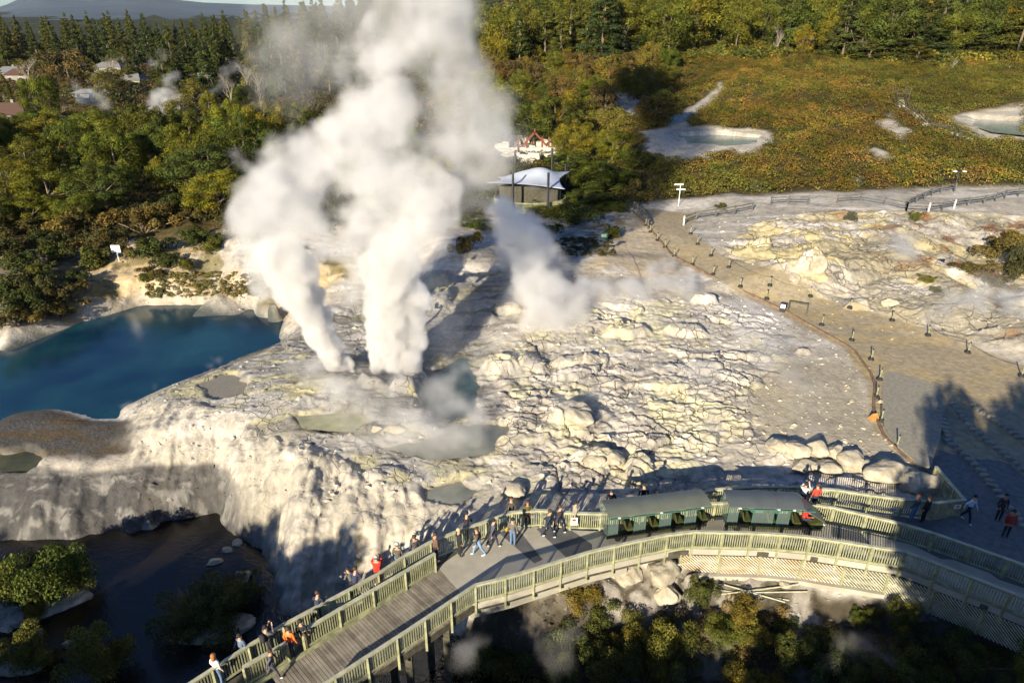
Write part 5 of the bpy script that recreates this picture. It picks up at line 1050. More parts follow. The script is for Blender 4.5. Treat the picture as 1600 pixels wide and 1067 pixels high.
gn = np.random.default_rng(5); n = 15000; ys = np.sqrt(gn.uniform(88 ** 2, 245 ** 2, n)); xs = gn.uniform(-.05, .92, n) * ys; keep = (blocked(xs, ys) < .35); xs, ys = xs[keep], ys[keep]
scrub('hill_scrub', xs, ys, gn.uniform(.6, 1.5, len(xs)) * (.8 + ys / 400), [(.165, .128, .016), (.130, .116, .018), (.175, .112, .024), (.075, .080, .014)], 92, .12, 6, 'olive and rust coloured scrub that covers the open slope')
n = 4200; ys = np.sqrt(gn.uniform(112 ** 2, 350 ** 2, n)); xs = gn.uniform(-.95, -.1, n) * ys
scrub('village_scrub', xs, ys, gn.uniform(1.2, 2.8, n), [(.085, .066, .022), (.07, .07, .018), (.12, .08, .035), (.045, .048, .016)], 60, .3, 7, 'brown and green scrub between the village and the near wood')
n = 2600; ys = gn.uniform(66, 115, n); xs = gn.uniform(-.9, .19, n) * ys
keep = (ys > 72 + 6 * np.sin(xs * .3)) & ~((xs > -12) & (ys < 84)); xs, ys = xs[keep], ys[keep]
scrub('wood_undergrowth', xs, ys, gn.uniform(.7, 1.5, len(xs)), [(.045, .045, .014), (.035, .045, .012), (.085, .06, .02), (.03, .034, .012)], 90, .12, 8, 'undergrowth under the near wood')
# shrubs of the shore, each its own
SHP = []
def shrub_proto(seed, col, nl=3500, ls=.035):
    g_ = np.random.default_rng(seed); cl = [(*(g_.normal(size=2) * .28), g_.uniform(.12, .55), g_.uniform(.14, .26)) for _ in range(22)]; V, F, C_ = leaves(cl, nl, ls, col, seed, up=.7, var=.35)
    me = mesh_np('foliage', V, F, M['leaf'], cols=C_, link=False); q = MB()
    for k in range(7): c = cl[k]; q.tube([(0, 0, -.1), (c[0] * .5, c[1] * .5, c[2] * .5), c[:3]], [.03, .02, .008], 5)
    st_ = bpy.data.meshes.new('stem'); st_.from_pydata(q.v, [], q.f); st_.materials.append(M['trunk']); return me, st_
SHP = [shrub_proto(1, (.095, .10, .02)), shrub_proto(2, (.065, .078, .018)), shrub_proto(3, (.12, .088, .025)), shrub_proto(4, (.075, .07, .024))]
FSH = [shrub_proto(5, (.09, .11, .02), 9000, .018), shrub_proto(6, (.13, .12, .025), 9000, .018), shrub_proto(7, (.15, .125, .026), 8000, .02), shrub_proto(8, (.07, .08, .022), 9000, .018)]
def shrub(protos, k, x, y, w, h, label, group, z=None):
    r = empty('shrub', (x, y, (G(x, y) if z is None else z) - .05), random.Random(int(x * 97 + y * 13)).uniform(0, 6), label, 'shrub', group); f_, s_ = protos[k % len(protos)]
    for nm, me in (('foliage', f_), ('stem', s_)): o = bpy.data.objects.new(nm, me); COL.objects.link(o); o.parent = r
    r.scale = (w / 1.15, w / 1.15, h / .8); return r
SS = [(150,418,52,38,0,'yellow green shrub left of the white sign'),(205,405,26,24,2,'dark shrub just below the white sign'),(235,400,52,34,1,'spreading green shrub right of the white sign'),(262,418,36,26,1,'shrub at the lower end of the green patch'),(230,428,18,14,2,'small round dark bush on the ochre bank'),(246,434,18,16,3,'round brown bush beside the small dark one'),(226,438,22,14,0,'pale green tuft on the ochre bank'),(292,420,24,20,0,'green shrub by the shaded hollow'),(333,392,34,20,0,'round bright shrub on the yellow bank'),(308,378,46,26,1,'green shrub under the pale rocks'),
      (340,380,30,18,1,'shrub behind the round bright one'),(225,362,60,44,2,'rust coloured bush below the wood'),(250,345,50,34,3,'grey green bush below the wood'),(130,365,70,44,2,'orange brown bush at the edge of the wood'),(170,385,46,30,3,'grey bush right of the orange brown one'),(85,408,46,34,1,'green bush left of the shaded path'),(70,385,40,28,1,'dark bush higher on the left bank'),(30,425,50,36,1,'wide dark bush on the left bank'),(20,460,60,40,3,'dark bush above the rusty ones'),(45,480,54,34,1,'green dark bush near the left shore'),(75,455,40,28,3,'bush in the shade beside the pale rocks'),(105,470,42,30,2,'brown bush over the pale shore rocks'),
      (90,498,56,30,2,'rusty bush nearest the blue pool'),(30,505,60,28,2,'tan bush at the left end of the shore'),(60,432,36,26,0,'lighter bush on the left bank'),(120,440,30,22,1,'bush at the head of the grey rocks'),(0,470,50,36,1,'bush cut by the left edge above the shore'),(0,400,60,30,3,'bush cut by the left edge below the wood'),(50,350,60,40,1,'green shrub under the left wood'),(10,370,60,36,3,'brown shrub under the left wood'),(320,345,40,26,2,'dry bush over the pale rocks'),(360,330,40,30,2,'dry bush near the steam'),(385,345,30,24,0,'green bush near the steam'),(280,330,44,30,1,'dark green bush in the gap of shade'),
      (730,395,34,34,2,'golden dry bush right of the steam'),(1430,345,16,18,0,'small green bush in the steam of the mound'),(1330,345,16,16,3,'small grey bush in steam on the mound'),(1128,326,16,10,3,'low dome shaped bush by the two rail fence'),(895,350,60,36,1,'dark shrub by the foot of the bright tree'),(850,375,44,30,1,'dark shrub over the dry grass'),(958,370,30,22,0,'green shrub beside the green sign'),(990,312,24,36,3,'brown shrub by the start of the edging'),
      (1515,425,50,18,2,'rust red bush mat on the mound'),(1560,400,60,40,2,'brown bush at the right end of the mound'),(1590,430,60,50,3,'tall dark bush over the steaming pit'),(1545,445,40,20,2,'orange brown bush over the pit'),(1450,440,24,12,0,'small olive patch on the mound'),(1460,455,18,10,0,'smaller olive patch on the mound')]
for px, pb, w, h, k, lb in SS:
    p = at(px, pb); zd = p[1] * _c + (CAMH - p[2]) * _s; shrub(SHP, k, p[0], p[1], w / FPX * zd, h / FPX * zd * 1.05, lb, 'shrubs round the blue pool and the mound')
# foreground bushes: on islands in the stream and in the gully
def fb(px, pb, w, h, k, z, label):
    p = P(px, pb, z) if z is not None else at(px, pb); zd = p[1] * _c + (CAMH - p[2]) * _s; shrub(FSH, k, p[0], p[1], w / FPX * zd, h / FPX * zd * 1.25, label, 'bushes of the stream and the gully', z=p[2])
for a_ in ((85,935,110,95,0,-4.5,'tall leafy bush on the left island'),(35,945,90,70,1,-4.5,'lower olive bush at the left of the island'),(120,925,50,60,0,-4.5,'side crown of the tall leafy bush'),(55,960,50,30,2,-4.5,'bright grass coloured bush on the island edge'),(40,1040,80,60,1,-4.5,'brown olive bush in the bottom left corner'),(90,1030,30,22,2,-4.5,'small lit bush between the rocks'),(160,1060,90,90,1,-4.5,'pointed yellow green bush standing in the stream'),(320,975,110,60,3,-4.5,'dark low bush beside the tussock'),(350,985,80,50,3,-4.5,'dark bush on the right of the small island'),
           (375,930,60,30,3,-4.4,'dark shrub at the foot of the fall'),(835,970,40,36,1,-3.4,'small grey green bush just under the railing'),(880,930,70,40,2,-1.9,'golden bush below the bend of the railing'),(905,945,60,40,2,-2.4,'amber bush beside the golden one'),(930,985,80,50,3,-3.6,'dark bush under the amber one'),(985,1010,60,60,1,-3.9,'olive bush in the middle of the gully'),(1050,1035,80,80,1,-4,'large olive bush, brightest in the gully'),(1015,1050,60,50,2,-4.3,'yellowish bush left of the large olive one'),(960,1062,90,70,1,-4.5,'bush at the bottom edge left of the large olive one'),
           (880,1072,100,80,3,-4.7,'pale feathery bush in the thin steam'),(1095,940,40,50,3,-2.6,'dark twiggy bush beside the boulders'),(1130,1000,60,40,0,-3.4,'green bush below the heap of poles'),(1155,965,60,40,2,-2.8,'ochre bush near the heap of poles'),(1180,1005,60,44,2,-3.4,'sunlit ochre bush in the gully'),(1230,1020,70,50,3,-3.6,'dark bush right of the ochre one'),(1340,975,30,30,0,-2.8,'small lit bush below the screen'),(1365,970,30,26,2,-2.7,'small golden bush below the screen'),(1400,985,50,60,1,-3,'pointed bush below the right part of the screen'),(1440,1020,60,40,3,-3.1,'dark bush at the right of the pointed one'),
           (1520,1040,80,50,3,-2.9,'dark bush near the right end of the gully'),(1300,1050,90,50,3,-3.8,'dark bush along the bottom edge'),(1150,1075,60,40,1,-4.3,'olive twigs at the bottom edge'),(1200,1078,50,30,2,-4.1,'yellow twigs at the bottom edge'),(800,1010,90,50,3,-4.6,'dark bush in front of the trestle'),(760,1050,100,60,3,-5,'dark bush at the bottom edge by the trestle'),(1330,1085,90,70,3,-3.8,'dark bush cut by the bottom edge'),(1440,1080,90,60,0,-3.4,'green dark bush cut by the bottom edge')): fb(*a_)
# pointed tree in the bottom right corner
p = P(1608, 1085, -3.0); tree('broad', p[0], p[1] - .2, 3.6, 2.6, 'bright leafy tree top in the bottom right corner', 'broadleaf_tree', None, z=p[2])
# tussock and islands
def island(px, py, z, w, d_, seed, label): o = rock(px, py, w, d_, .9, seed, label, 'greyrock', z=z, sink=.22); o.name = 'islet'; o['category'] = 'islet'
island(60, 955, -4.7, 5.2, 2.6, 501, 'rocky islet under the tall leafy bush'); island(330, 990, -4.7, 4.4, 2.0, 502, 'low islet under the tussock'); island(40, 1045, -4.7, 3.0, 1.6, 503, 'rocky islet in the bottom left corner')
g_ = np.random.default_rng(9); n = 900; a_ = g_.random(n) * 6.283; rr = g_.random(n) ** .6; L_ = .9 + .8 * g_.random(n); b0 = np.stack([np.cos(a_) * rr * .3, np.sin(a_) * rr * .3, np.zeros(n)], 1); dr_ = np.stack([np.cos(a_) * rr * 1.0, np.sin(a_) * rr * 1.0, 1.1 - .8 * rr], 1)
sd_ = np.stack([-np.sin(a_), np.cos(a_), np.zeros(n)], 1) * .02; mid = b0 + dr_ * L_[:, None] * .6; tip = b0 + dr_ * L_[:, None] * np.array((1.15, 1.15, .75)); V = np.stack([b0 - sd_, b0 + sd_, mid + sd_, mid - sd_, mid - sd_, mid + sd_, tip + sd_ * .2, tip - sd_ * .2], 1).reshape(-1, 3); F = np.arange(8 * n).reshape(-1, 4)
cc = np.repeat(np.array((.12, .105, .03)) * (.5 + g_.random(n))[:, None], 8, 0); o = mesh_np('tussock', V, F, M['leaf'], cols=cc); o.location = P(308, 965, -4.3); o.scale = (1.25, 1.1, 1.0); tag(o, 'big arching grass tussock on the small islet', 'grass')
n = 1700; xs = gn.uniform(-6, 26, n); ys = gn.uniform(17, 26.2, n); zz = np.array([G(x, y) for x, y in zip(xs, ys)]); ndist = np.array([isect(Vector((x, y, 0)), Vector((0, 1, 0)), N_L) or 9 for x, y in zip(xs, ys)]); rim = np.array([min((Vector((x, y)) - Vector((q_.x, q_.y))).length for q_ in N_L) for x, y in zip(xs, ys)])
keep = (ndist < 8.5) & (rim > 1.5) & (zz < -2.2); xs, ys = xs[keep], ys[keep]
scrub('gully_undergrowth', xs, ys, gn.uniform(.15, .5, len(xs)), [(.09, .08, .03), (.07, .075, .025), (.15, .11, .04), (.045, .05, .02)], 110, .045, 12, 'low tangled undergrowth of the shaded gully')
# dry grass tufts on the ochre banks
n = 900; pz = [at(gn.uniform(230, 420), gn.uniform(425, 462)) for _ in range(400)] + [at(gn.uniform(800, 960), gn.uniform(372, 400)) for _ in range(260)]
xs = np.array([q_[0] for q_ in pz]); ys = np.array([q_[1] for q_ in pz]); scrub('dry_grass', xs, ys, gn.uniform(.15, .4, len(xs)), [(.13, .10, .025), (.10, .085, .02), (.17, .11, .03), (.06, .06, .02)], 40, .08, 14, 'dry yellow grass on the banks', squash=.5)
# loose rubble, too much to count
n = 9000; mk = [at(*q_) for q_ in zip(gn.uniform(220, 1440, n // 3), gn.uniform(430, 790, n // 3))]; mk += [at(*q_) for q_ in zip(gn.uniform(780, 1500, 700), gn.uniform(880, 1000, 700))] + [at(*q_) for q_ in zip(gn.uniform(0, 420, 500), gn.uniform(330, 500, 500))] + [at(*q_) for q_ in zip(gn.uniform(1120, 1600, 1300), gn.uniform(330, 520, 1300))]
c_ = np.array(mk); i_ = np.searchsorted(ax, c_[:, 0]); j_ = np.searchsorted(ay, c_[:, 1]); ok = (Z_deck[i_, j_] < .1) & (Z_pool[i_, j_] < .1) & (gn.random(len(c_)) > .85 * Z_path[i_, j_]); c_ = c_[ok]; i_ = i_[ok]; j_ = j_[ok]; n = len(c_)
oc = np.array([(1, 0, 0), (-1, 0, 0), (0, 1, 0), (0, -1, 0), (0, 0, 1), (0, 0, -.6)]); s_ = (.03 + .16 * gn.random(n) ** 3.0)[:, None, None]; V = c_[:, None, :] + (oc[None] + gn.normal(size=(n, 6, 3)) * .28) * s_ * np.array((1.2, 1, .7)); V[:, :, 2] += s_[:, :, 0] * .2
Ft = np.array([(0, 2, 4), (2, 1, 4), (1, 3, 4), (3, 0, 4), (2, 0, 5), (1, 2, 5), (3, 1, 5), (0, 3, 5)]); F = (np.arange(n)[:, None, None] * 6 + Ft[None]).reshape(-1, 3)
cc = C[i_, j_] * (.7 + .8 * gn.random((n, 1))); tag(mesh_np('rubble', V.reshape(-1, 3), F, mat('loose_rubble', (1, 1, 1), .95, var=.1, attr=True), cols=np.repeat(cc, 6, 0)), 'small loose stones strewn over the sinter', kind='stuff')
# trees below and behind the drone: they throw the broad shade over the path, the gully and the stream
SHT = [(11.8, -1.0, 17.0, 12.5), (13.5, 2.5, 13.5, 9), (17.5, -6, 19.0, 13), (16, -2, 17.5, 11), (24, -3, 15.5, 13), (22, 3, 13.5, 10), (29, 2, 14, 12), (14.5, -4.5, 18, 10), (20, -2, 17, 11), (19, 1, 12, 9), (26, 1, 15, 11), (7.6, 1.5, 7.6, 5.5)]
SHT += [(8 - 3.4 * i, [0, 1.2, -.8, .6][i % 4], ([7.0, 6.2, 7.3, 6.4][i % 4] if i < 6 else 10.0 if i in (9, 10, 11) else 7.6 if i == 8 else [8.2, 6.6, 8.6, 7.2][i % 4]), [5.6, 6.4, 5.2][i % 3]) for i in range(18)]
for x, y, top, w in SHT: z = -3.5 if x > 8 else -5.5; tree('dense', x, y, top - z + .2, w, 'leafy tree on the near bank below the viewpoint, outside the picture', 'broadleaf_tree', 'trees on the near bank', z=z)
# forest floor growth
n = 3400; ys = gn.uniform(208, 345, n); xs = gn.uniform(-.12, .9, n) * ys
scrub('forest_understorey', xs, ys, gn.uniform(1.6, 3.4, n), [(.11, .108, .016), (.09, .10, .018), (.16, .13, .018), (.06, .07, .016)], 70, .34, 15, 'dense growth between the trunks of the hill forest')
# mountain
mx_ = np.linspace(-7000, 1500, 170); my_ = np.linspace(1500, 7200, 40); MX, MY = np.meshgrid(mx_, my_, indexing='ij')
prof = np.interp(MX / MY * 5600, [-26000, -4600, -3900, -3740, -3600, -3400, -3100, -2700, -2500, -2270, -1900, 6000], [46, 46, 50, 70, 135, 160, 168, 165, 115, 92, 80, 60]); bellm = np.interp(MY, [1500, 1900, 3000, 4500, 5600, 7200], [.10, .16, .24, .45, 1, .1])
MZ = prof * bellm * (.90 + .2 * fbm(MX, MY, 700, 5, 71)) - 5; ii = np.arange(169 * 39); a = (ii // 39) * 40 + ii % 39
tag(mesh_np('mountain', np.stack([MX, MY, MZ], -1).reshape(-1, 3), np.stack([a, a + 40, a + 41, a + 1], 1), mat('mountain_forest', (.016, .040, .075), .95, scale=.006, col2=(.05, .08, .10)), smooth=True), 'long forested mountain on the horizon', kind='structure')
# ------------------------------------------------------------ steam
def vnoise(shape, cell, rng):
    n = [int(math.ceil(s / cell)) + 3 for s in shape]; out = rng.random(n, dtype=np.float32)
    for a_ in range(3):
        t = (np.arange(shape[a_], dtype=np.float32) + .5) / cell; i = t.astype(int); f = t - i; f = f * f * (3 - 2 * f); sh = [1, 1, 1]; sh[a_] = -1; f = f.reshape(sh)
        out = np.take(out, i, axis=a_) * (1 - f) + np.take(out, i + 1, axis=a_) * f
    return out
def steam_mat():
    m = bpy.data.materials.new('steam'); m.use_nodes = True; nt = m.node_tree; nt.nodes.clear(); o = nt.nodes.new('ShaderNodeOutputMaterial'); v = nt.nodes.new('ShaderNodeVolumePrincipled')
    v.inputs['Color'].default_value = (.94, .942, .945, 1); v.inputs['Density'].default_value = 1; v.inputs['Anisotropy'].default_value = .1; nt.links.new(v.outputs[0], o.inputs['Volume']); return m
SM = steam_mat()
def steam(label, blobs, vox, amp, edge, dens, seed=1, sizes=(3.2, 1.6, .8, .42), gain=.6, wisp=0, name='steam_plume', warp=0):
    rng = np.random.default_rng(seed); B = np.array(blobs, float); lo = (B[:, :3] - B[:, 3:4] * 1.35).min(0); hi = (B[:, :3] + B[:, 3:4] * 1.35).max(0)
    lo[2] = max(lo[2], B[:, 2].min() - max(.6, B[0, 3] * .6))
    n = np.ceil((hi - lo) / vox).astype(int); AX = [(lo[i] + (np.arange(n[i]) + .5) * vox).astype(np.float32) for i in range(3)]
    W = np.zeros(n, np.float32); a_ = 1.; tot = 0
    for sz in sizes:
        if sz / vox < 1.6: continue
        W += np.abs(2 * vnoise(n, sz / vox, rng) - 1) * a_; tot += a_ * .42; a_ *= gain
    W = (W - tot); wr = warp or .35 * sizes[0]
    off = [(vnoise(n, sizes[1] / vox, rng) - .5) * wr + (vnoise(n, sizes[-1 if len(sizes) < 3 else 2] / vox, rng) - .5) * wr * .45 for _ in range(3)]
    F = np.zeros(n, np.float32); FD = np.zeros(n, np.float32)
    for x, y, z, r, d in B:
        m = r * 1.35 + wr * .7; sl = tuple(slice(max(0, int((c - m - l0) / vox)), max(1, int((c + m - l0) / vox) + 1)) for c, l0 in zip((x, y, z), lo)); s0, s1, s2 = sl
        q = ((AX[0][s0][:, None, None] - x + off[0][sl]) ** 2 + (AX[1][s1][None, :, None] - y + off[1][sl]) ** 2 + (AX[2][s2][None, None, :] - z + off[2][sl]) ** 2) / (r * 1.3) ** 2
        k = np.clip(1 - q, 0, None) ** 2; F[sl] += k; FD[sl] += k * d
    val = np.clip((np.minimum(F, 1.3) - .30 + amp * .55 * W) / edge, 0, 1); D = val * val * (3 - 2 * val) * FD / (F + 1e-4); del off
    if wisp: D *= np.clip(.5 + wisp * (vnoise(n, 1.3 / vox, rng) + .5 * vnoise(n, .6 / vox, rng) - .75), 0.05, 2)
    D *= dens; me = bpy.data.meshes.new(name); N = D.size; me.vertices.add(N); me.attributes.new('d', 'FLOAT', 'POINT').data.foreach_set('value', D.ravel())
    o = bpy.data.objects.new(name, me); COL.objects.link(o); tag(o, label, 'steam', kind='stuff'); ng = bpy.data.node_groups.new('steam_grid', 'GeometryNodeTree')
    ng.interface.new_socket('Geometry', in_out='INPUT', socket_type='NodeSocketGeometry'); ng.interface.new_socket('Geometry', in_out='OUTPUT', socket_type='NodeSocketGeometry')
    N_ = ng.nodes; L = ng.links; gi = N_.new('NodeGroupInput'); go = N_.new('NodeGroupOutput'); vc = N_.new('GeometryNodeVolumeCube'); hi = lo + n * vox
    vc.inputs['Min'].default_value = tuple(lo); vc.inputs['Max'].default_value = tuple(hi)
    for i, k in enumerate('XYZ'): vc.inputs['Resolution ' + k].default_value = int(n[i])
    pos = N_.new('GeometryNodeInputPosition')
    def vm(op, a, b):
        q = N_.new('ShaderNodeVectorMath'); q.operation = op; L.new(a, q.inputs[0])
        if b is not None: q.inputs[1].default_value = b
        return q.outputs[0]
    v = vm('FLOOR', vm('ADD', vm('DIVIDE', vm('SUBTRACT', pos.outputs[0], tuple(lo)), tuple((hi - lo) / (n - 1))), (.5, .5, .5)), None)
    q = N_.new('ShaderNodeVectorMath'); q.operation = 'DOT_PRODUCT'; L.new(v, q.inputs[0]); q.inputs[1].default_value = (n[1] * n[2], n[2], 1)
    si = N_.new('GeometryNodeSampleIndex'); si.data_type = 'FLOAT'; si.domain = 'POINT'; na = N_.new('GeometryNodeInputNamedAttribute'); na.data_type = 'FLOAT'; na.inputs[0].default_value = 'd'
    L.new(gi.outputs[0], si.inputs['Geometry']); L.new(na.outputs[0], si.inputs['Value']); L.new(q.outputs['Value'], si.inputs['Index']); L.new(si.outputs[0], vc.inputs['Density'])
    sm_ = N_.new('GeometryNodeSetMaterial'); sm_.inputs['Material'].default_value = SM; L.new(vc.outputs[0], sm_.inputs[0]); L.new(sm_.outputs[0], go.inputs[0]); o.modifiers.new('steam', 'NODES').node_group = ng
    print(name, n, round(time.time() - T0, 1)); return o
def bl(px, py, rpx, d=1., y=43., dy=0.):
    p = PY(px, py, y + dy); zd = (y + dy) * _c + (CAMH - p[2]) * _s; return (*p, rpx / FPX * zd, d)
m = []
for i in range(30):   # slanting jet on the left
    t = i / 29; m.append(bl(550 - 112 * t ** .9, 600 - 205 * t, 14 + 27 * t, 1.5 - 1.25 * t))
steam('slanting white jet of the left geyser vent', m, .1, 1.0, .6, 3.6, 31, sizes=(1.8, .9, .45, .22), gain=.72, warp=.7)
m = []
for i in range(26):   # upright jet
    t = i / 25; m.append(bl(606 + 4 * t, 592 - 190 * t, 24 + 22 * t, 1.6 - 1.3 * t))
    if i < 18: m.append(bl(646 - 4 * t, 580 - 190 * t, 17 + 18 * t, .5))
steam('upright white jet of the right geyser vent', m, .1, 1.0, .6, 3.6, 32, sizes=(1.8, .9, .45, .22), gain=.72, warp=.7)
m = []
BODY = [(418,400,60),(400,325,54),(445,300,58),(410,265,40),(376,248,26),(480,360,46),(455,440,36),(500,320,50),(430,350,56),(470,250,54),(505,205,40),(520,240,48),(560,285,58),(590,235,56),(600,180,52),(560,150,50),(545,105,40),(575,75,40),(600,115,44),(635,160,38),(618,90,30),(575,200,48),
        (600,380,54),(640,340,60),(660,400,38),(610,310,54),(655,285,48),(685,330,38),(560,360,44),(580,420,42),(535,395,34),(505,400,30),(640,440,36),(400,430,26),(382,300,30),(690,380,26),(470,470,30),(530,455,30),(420,440,34),(450,480,22),(570,460,26),(660,470,26),(690,290,30),(600,50,36),(640,20,40),(590,5,36),(650,70,34),(690,30,36),(700,90,34),(720,150,36),(745,190,34),(680,-20,44),(620,-40,44)]
for k_, a_ in enumerate(BODY): m.append(bl(*a_[:2], a_[2] * 1.16, .34 if k_ < 43 else .16, dy=float(gn.uniform(-2.2, 2.6))))
steam('thick white steam of the two erupting geyser jets', m, .125, 1.25, .8, 2.9, 3, sizes=(3.4, 1.7, .85, .45, .27), gain=.70, warp=1.8, wisp=.6)
m = []   # thinner veil drifting right and up behind the thick one
for a_ in [(735,215,58,.5),(760,190,46,.45),(700,240,50,.45),(725,270,52,.4),(740,150,50,.4),(700,170,56,.35),(680,110,56,.4),(700,60,56,.45),(665,30,56,.5),(640,-20,70,.5),(700,-20,60,.4),(690,-70,80,.5),(600,-60,80,.4),(655,80,40,.35),(760,240,44,.4),(720,310,40,.25),(600,30,60,.22),(540,40,56,.18),(480,40,56,.16),(430,70,50,.14),(440,20,60,.15),(500,-20,70,.16),(410,120,44,.12),(470,100,60,.14),(520,90,50,.2),(460,160,44,.16),(560,-10,70,.22),(650,200,50,.2),(690,440,40,.14),(700,500,44,.12),(690,560,44,.12),(640,470,60,.2)]: m.append(bl(a_[0], a_[1], a_[2] * 1.4, a_[3], y=46, dy=float(gn.uniform(-2, 2))))
steam('thin grey steam veil drifting right behind the white plume', m, .20, 1.2, .8, .85, 4, sizes=(5, 2.5, 1.2, .6), gain=.65, wisp=1.2)
m = [(-30, 46, 60, 11, .5), (-22, 46, 50, 10, .4), (-14, 45, 40, 9, .35), (-8, 45, 33, 8, .3)]
steam('upper steam of the plume, rising above the picture', m, .6, .7, .7, 1.6, 5, sizes=(8, 4, 2), wisp=.5)
m = [bl(a_[0], a_[1], a_[2] * 1.25, a_[3], y=a_[4]) for a_ in [(795,345,34,.5,60),(825,365,36,.6,59),(850,385,28,.5,58),(810,395,36,.6,57),(830,425,34,.55,55),(820,450,28,.5,54),(845,470,34,.45,52),(870,450,30,.35,54),(860,500,34,.3,50),(780,330,26,.3,64),(830,500,30,.3,50),(900,470,26,.3,54),(920,445,22,.45,57),(935,460,26,.4,56),(925,480,34,.3,55),(990,450,26,.4,58),(1020,440,30,.4,60),(1035,420,24,.35,62),(1000,470,30,.35,56),(975,460,22,.3,57),(1045,455,26,.3,58),(880,410,24,.2,58),(900,500,40,.18,51),(980,490,36,.2,54)]]
steam('row of small steam plumes behind the geyser mound', m, .2, .9, .7, 3.6, 6, sizes=(3.2, 1.6, .8, .45), gain=.65, wisp=.7)
def bg(px, py, rpx, d, lift=.5):
    p = at(px, py); zd = p[1] * _c + (CAMH - p[2]) * _s; return (p[0], p[1], p[2] + lift, rpx / FPX * zd, d)
m = [bg(*a_) for a_ in [(555,625,44,.5),(520,615,40,.45),(480,600,40,.3),(590,640,44,.35),(630,650,46,.3),(680,640,50,.35),(705,610,46,.4),(735,590,40,.3),(650,690,50,.3),(600,705,46,.2),(690,700,54,.35),(740,690,40,.3),(560,680,46,.2),(700,745,44,.25),(660,760,40,.2),(520,655,40,.2),(660,610,40,.4),(770,650,34,.2),(450,590,34,.22),(560,740,40,.14),(720,655,40,.35),(620,600,30,.5),(500,580,30,.5)]]
steam('low steam creeping over the terrace pools', m, .16, 1.2, 1.1, 2.2, 7, sizes=(2.6, 1.3, .65, .35), gain=.68, wisp=1.3)
m = [bg(*a_) for a_ in [(940,470,30,.5),(985,465,30,.5),(1025,455,30,.45),(1060,450,26,.35),(850,520,36,.4),(900,500,36,.4),(880,640,36,.4),(915,625,36,.5),(950,660,34,.4),(1000,640,42,.3),(1040,620,42,.2),(1100,600,50,.2),(1200,580,46,.3),(1235,600,50,.4),(1270,640,50,.35),(1250,680,44,.25),(1180,540,50,.2),(1130,520,46,.25),(1060,520,46,.3),(820,580,44,.3),(790,640,40,.25),(960,560,50,.25),(900,520,50,.3),(1000,500,46,.35),(1090,470,40,.3),(1060,455,36,.35),(860,700,44,.2),(1110,680,44,.2)]]
steam('faint steam above the rock field', m, .22, 1.3, 1.0, 1.7, 8, sizes=(3, 1.5, .75), gain=.68, wisp=1.3)
def puffs(label, lst, dens, seed, vox=.2, sz=(2.4, 1.2, .6), wisp=1.): steam(label, [bl(*a_[:3], a_[3], y=a_[4]) for a_ in lst], vox, .85, .85, dens * 2.0, seed, sizes=sz, gain=.65, wisp=wisp)
puffs('small steam puff rising through the fence by the path fork', [(1172,325,10,.5,90),(1180,308,14,.6,91),(1185,296,14,.4,92),(1175,285,12,.25,93)], .7, 9, .3)
m = [bg(*a_, .8) for a_ in [(1380,325,30,.4),(1400,320,30,.3),(1355,325,24,.3),(1410,400,36,.6),(1395,385,30,.4),(1430,415,26,.4),(1380,420,24,.3),(1530,350,34,.3),(1480,345,30,.25),(1450,370,30,.3),(1330,360,24,.25)]]
steam('steam haze over the mound', m, .3, 1.2, 1.0, .8, 10, sizes=(3.2, 1.6, .8), gain=.68, wisp=1.2)
m = [bg(*a_, 1.0) for a_ in [(1480,490,28,.5),(1510,480,34,.6),(1545,485,38,.7),(1580,480,44,.7),(1600,500,38,.7),(1540,450,40,.4),(1570,430,34,.4),(1500,455,30,.35),(1470,510,24,.3),(1460,470,34,.3),(1440,500,26,.25)]]
steam('grey steam pouring from the pit at the right edge', m, .26, 1.2, .9, 1.2, 11, sizes=(3.2, 1.6, .8, .5), gain=.68, wisp=1.2)
puffs('bright steam at the head of the path edging', [(1025,420,20,.3,66),(1040,395,18,.2,70),(1050,440,20,.25,62)], .8, 12, .25)
puffs('dim steam hanging in the gully by the trestle', [(725,1010,24,.5,19.5),(745,1000,22,.4,20),(730,1030,30,.35,19),(710,1040,24,.3,18.5)], .45, 13, .12, (1.2, .6, .3))
puffs('dim steam over the feathery bush', [(880,1000,30,.3,21),(900,990,26,.3,21.5),(870,1030,34,.35,20.5),(850,1000,24,.2,21)], .5, 14, .12, (1.2, .6, .3))
puffs('dim steam low in the right of the gully', [(1320,1010,30,.25,22),(1345,1000,26,.2,22.5),(1360,1030,30,.2,21.5),(1300,1040,26,.15,21)], .7, 15, .12, (1.2, .6, .3))
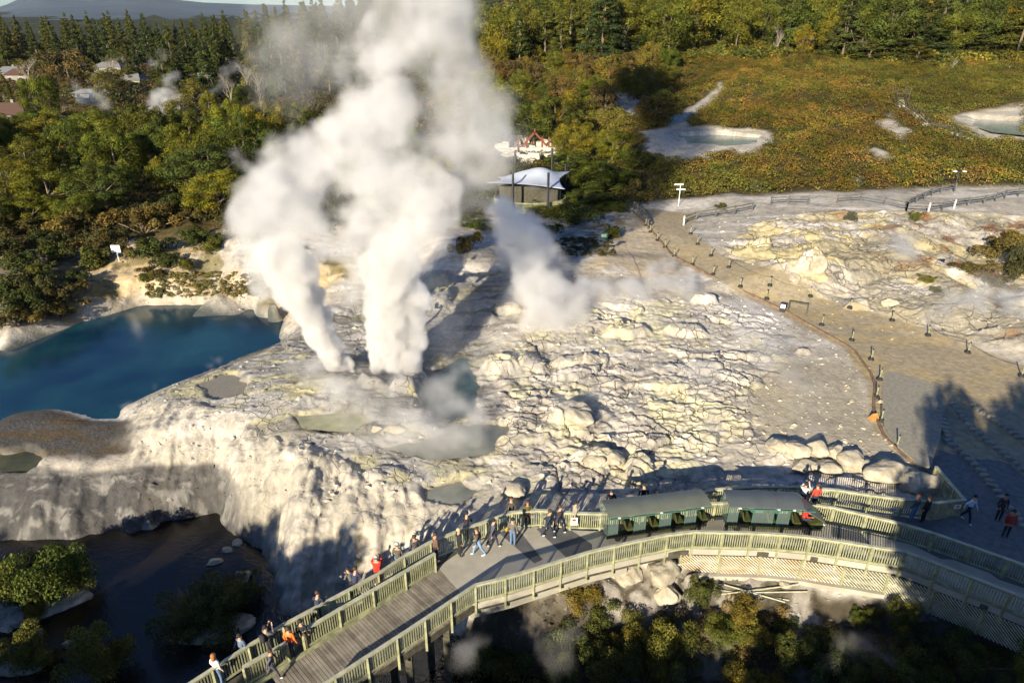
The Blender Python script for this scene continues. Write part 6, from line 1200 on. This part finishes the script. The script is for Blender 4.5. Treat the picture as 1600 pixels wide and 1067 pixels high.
puffs('grey steam in the shade above the viewing strip', [(500,930,34,.25,27.2),(540,905,30,.2,27.6),(470,900,26,.2,28.4),(580,880,26,.15,27.6)], 1.3, 16, .14, (1.2, .6, .3))
puffs('left vent steam beyond the near wood', [(130,150,16,.8,196),(145,152,18,.9,194),(160,158,14,.7,192),(118,140,10,.4,200),(112,128,8,.2,204)], .5, 17, .7, (6, 3, 1.5))
puffs('right vent steam beyond the near wood', [(235,155,14,.7,194),(252,150,18,.9,195),(270,152,16,.9,196),(280,155,12,.7,194),(262,130,16,.6,200),(268,120,14,.4,204),(240,100,14,.25,215),(255,90,14,.2,220)], .5, 18, .7, (6, 3, 1.5))
puffs('faint steam by the lawn near the tall conifers', [(320,150,12,.6,194),(345,135,16,.4,200),(350,115,16,.4,206),(370,105,18,.3,212),(335,145,12,.5,197)], .4, 19, .7, (6, 3, 1.5))
puffs('faint steam on the rim of the blue pool', [(205,635,14,.3,42),(195,640,12,.25,42),(335,565,12,.25,47),(325,575,10,.2,46),(240,605,10,.15,44)], 1., 20, .15, (1.2, .6))
puffs('wisp of steam round the pavilion', [(790,300,24,.3,84),(830,285,20,.2,84),(860,300,20,.18,84),(770,320,26,.3,80)], .5, 21, .4, (3, 1.5))
# ------------------------------------------------------------ air
HAZE = 0.00002
if HAZE:
    q = MB(); q.hexa([(-8500, -500, -260), (8500, -500, -260), (8500, 9500, -260), (-8500, 9500, -260), (-8500, -500, 420), (8500, -500, 420), (8500, 9500, 420), (-8500, 9500, 420)])
    hm = bpy.data.materials.new('haze_air'); hm.use_nodes = True; nt = hm.node_tree; nt.nodes.clear(); o_ = nt.nodes.new('ShaderNodeOutputMaterial'); v_ = nt.nodes.new('ShaderNodeVolumePrincipled'); v_.inputs['Color'].default_value = (.75, .85, 1, 1); v_.inputs['Density'].default_value = HAZE; nt.links.new(v_.outputs[0], o_.inputs['Volume'])
    tag(q.build('haze', hm), 'pale blue air that softens the far hills', kind='stuff')
print('done', time.time() - T0)
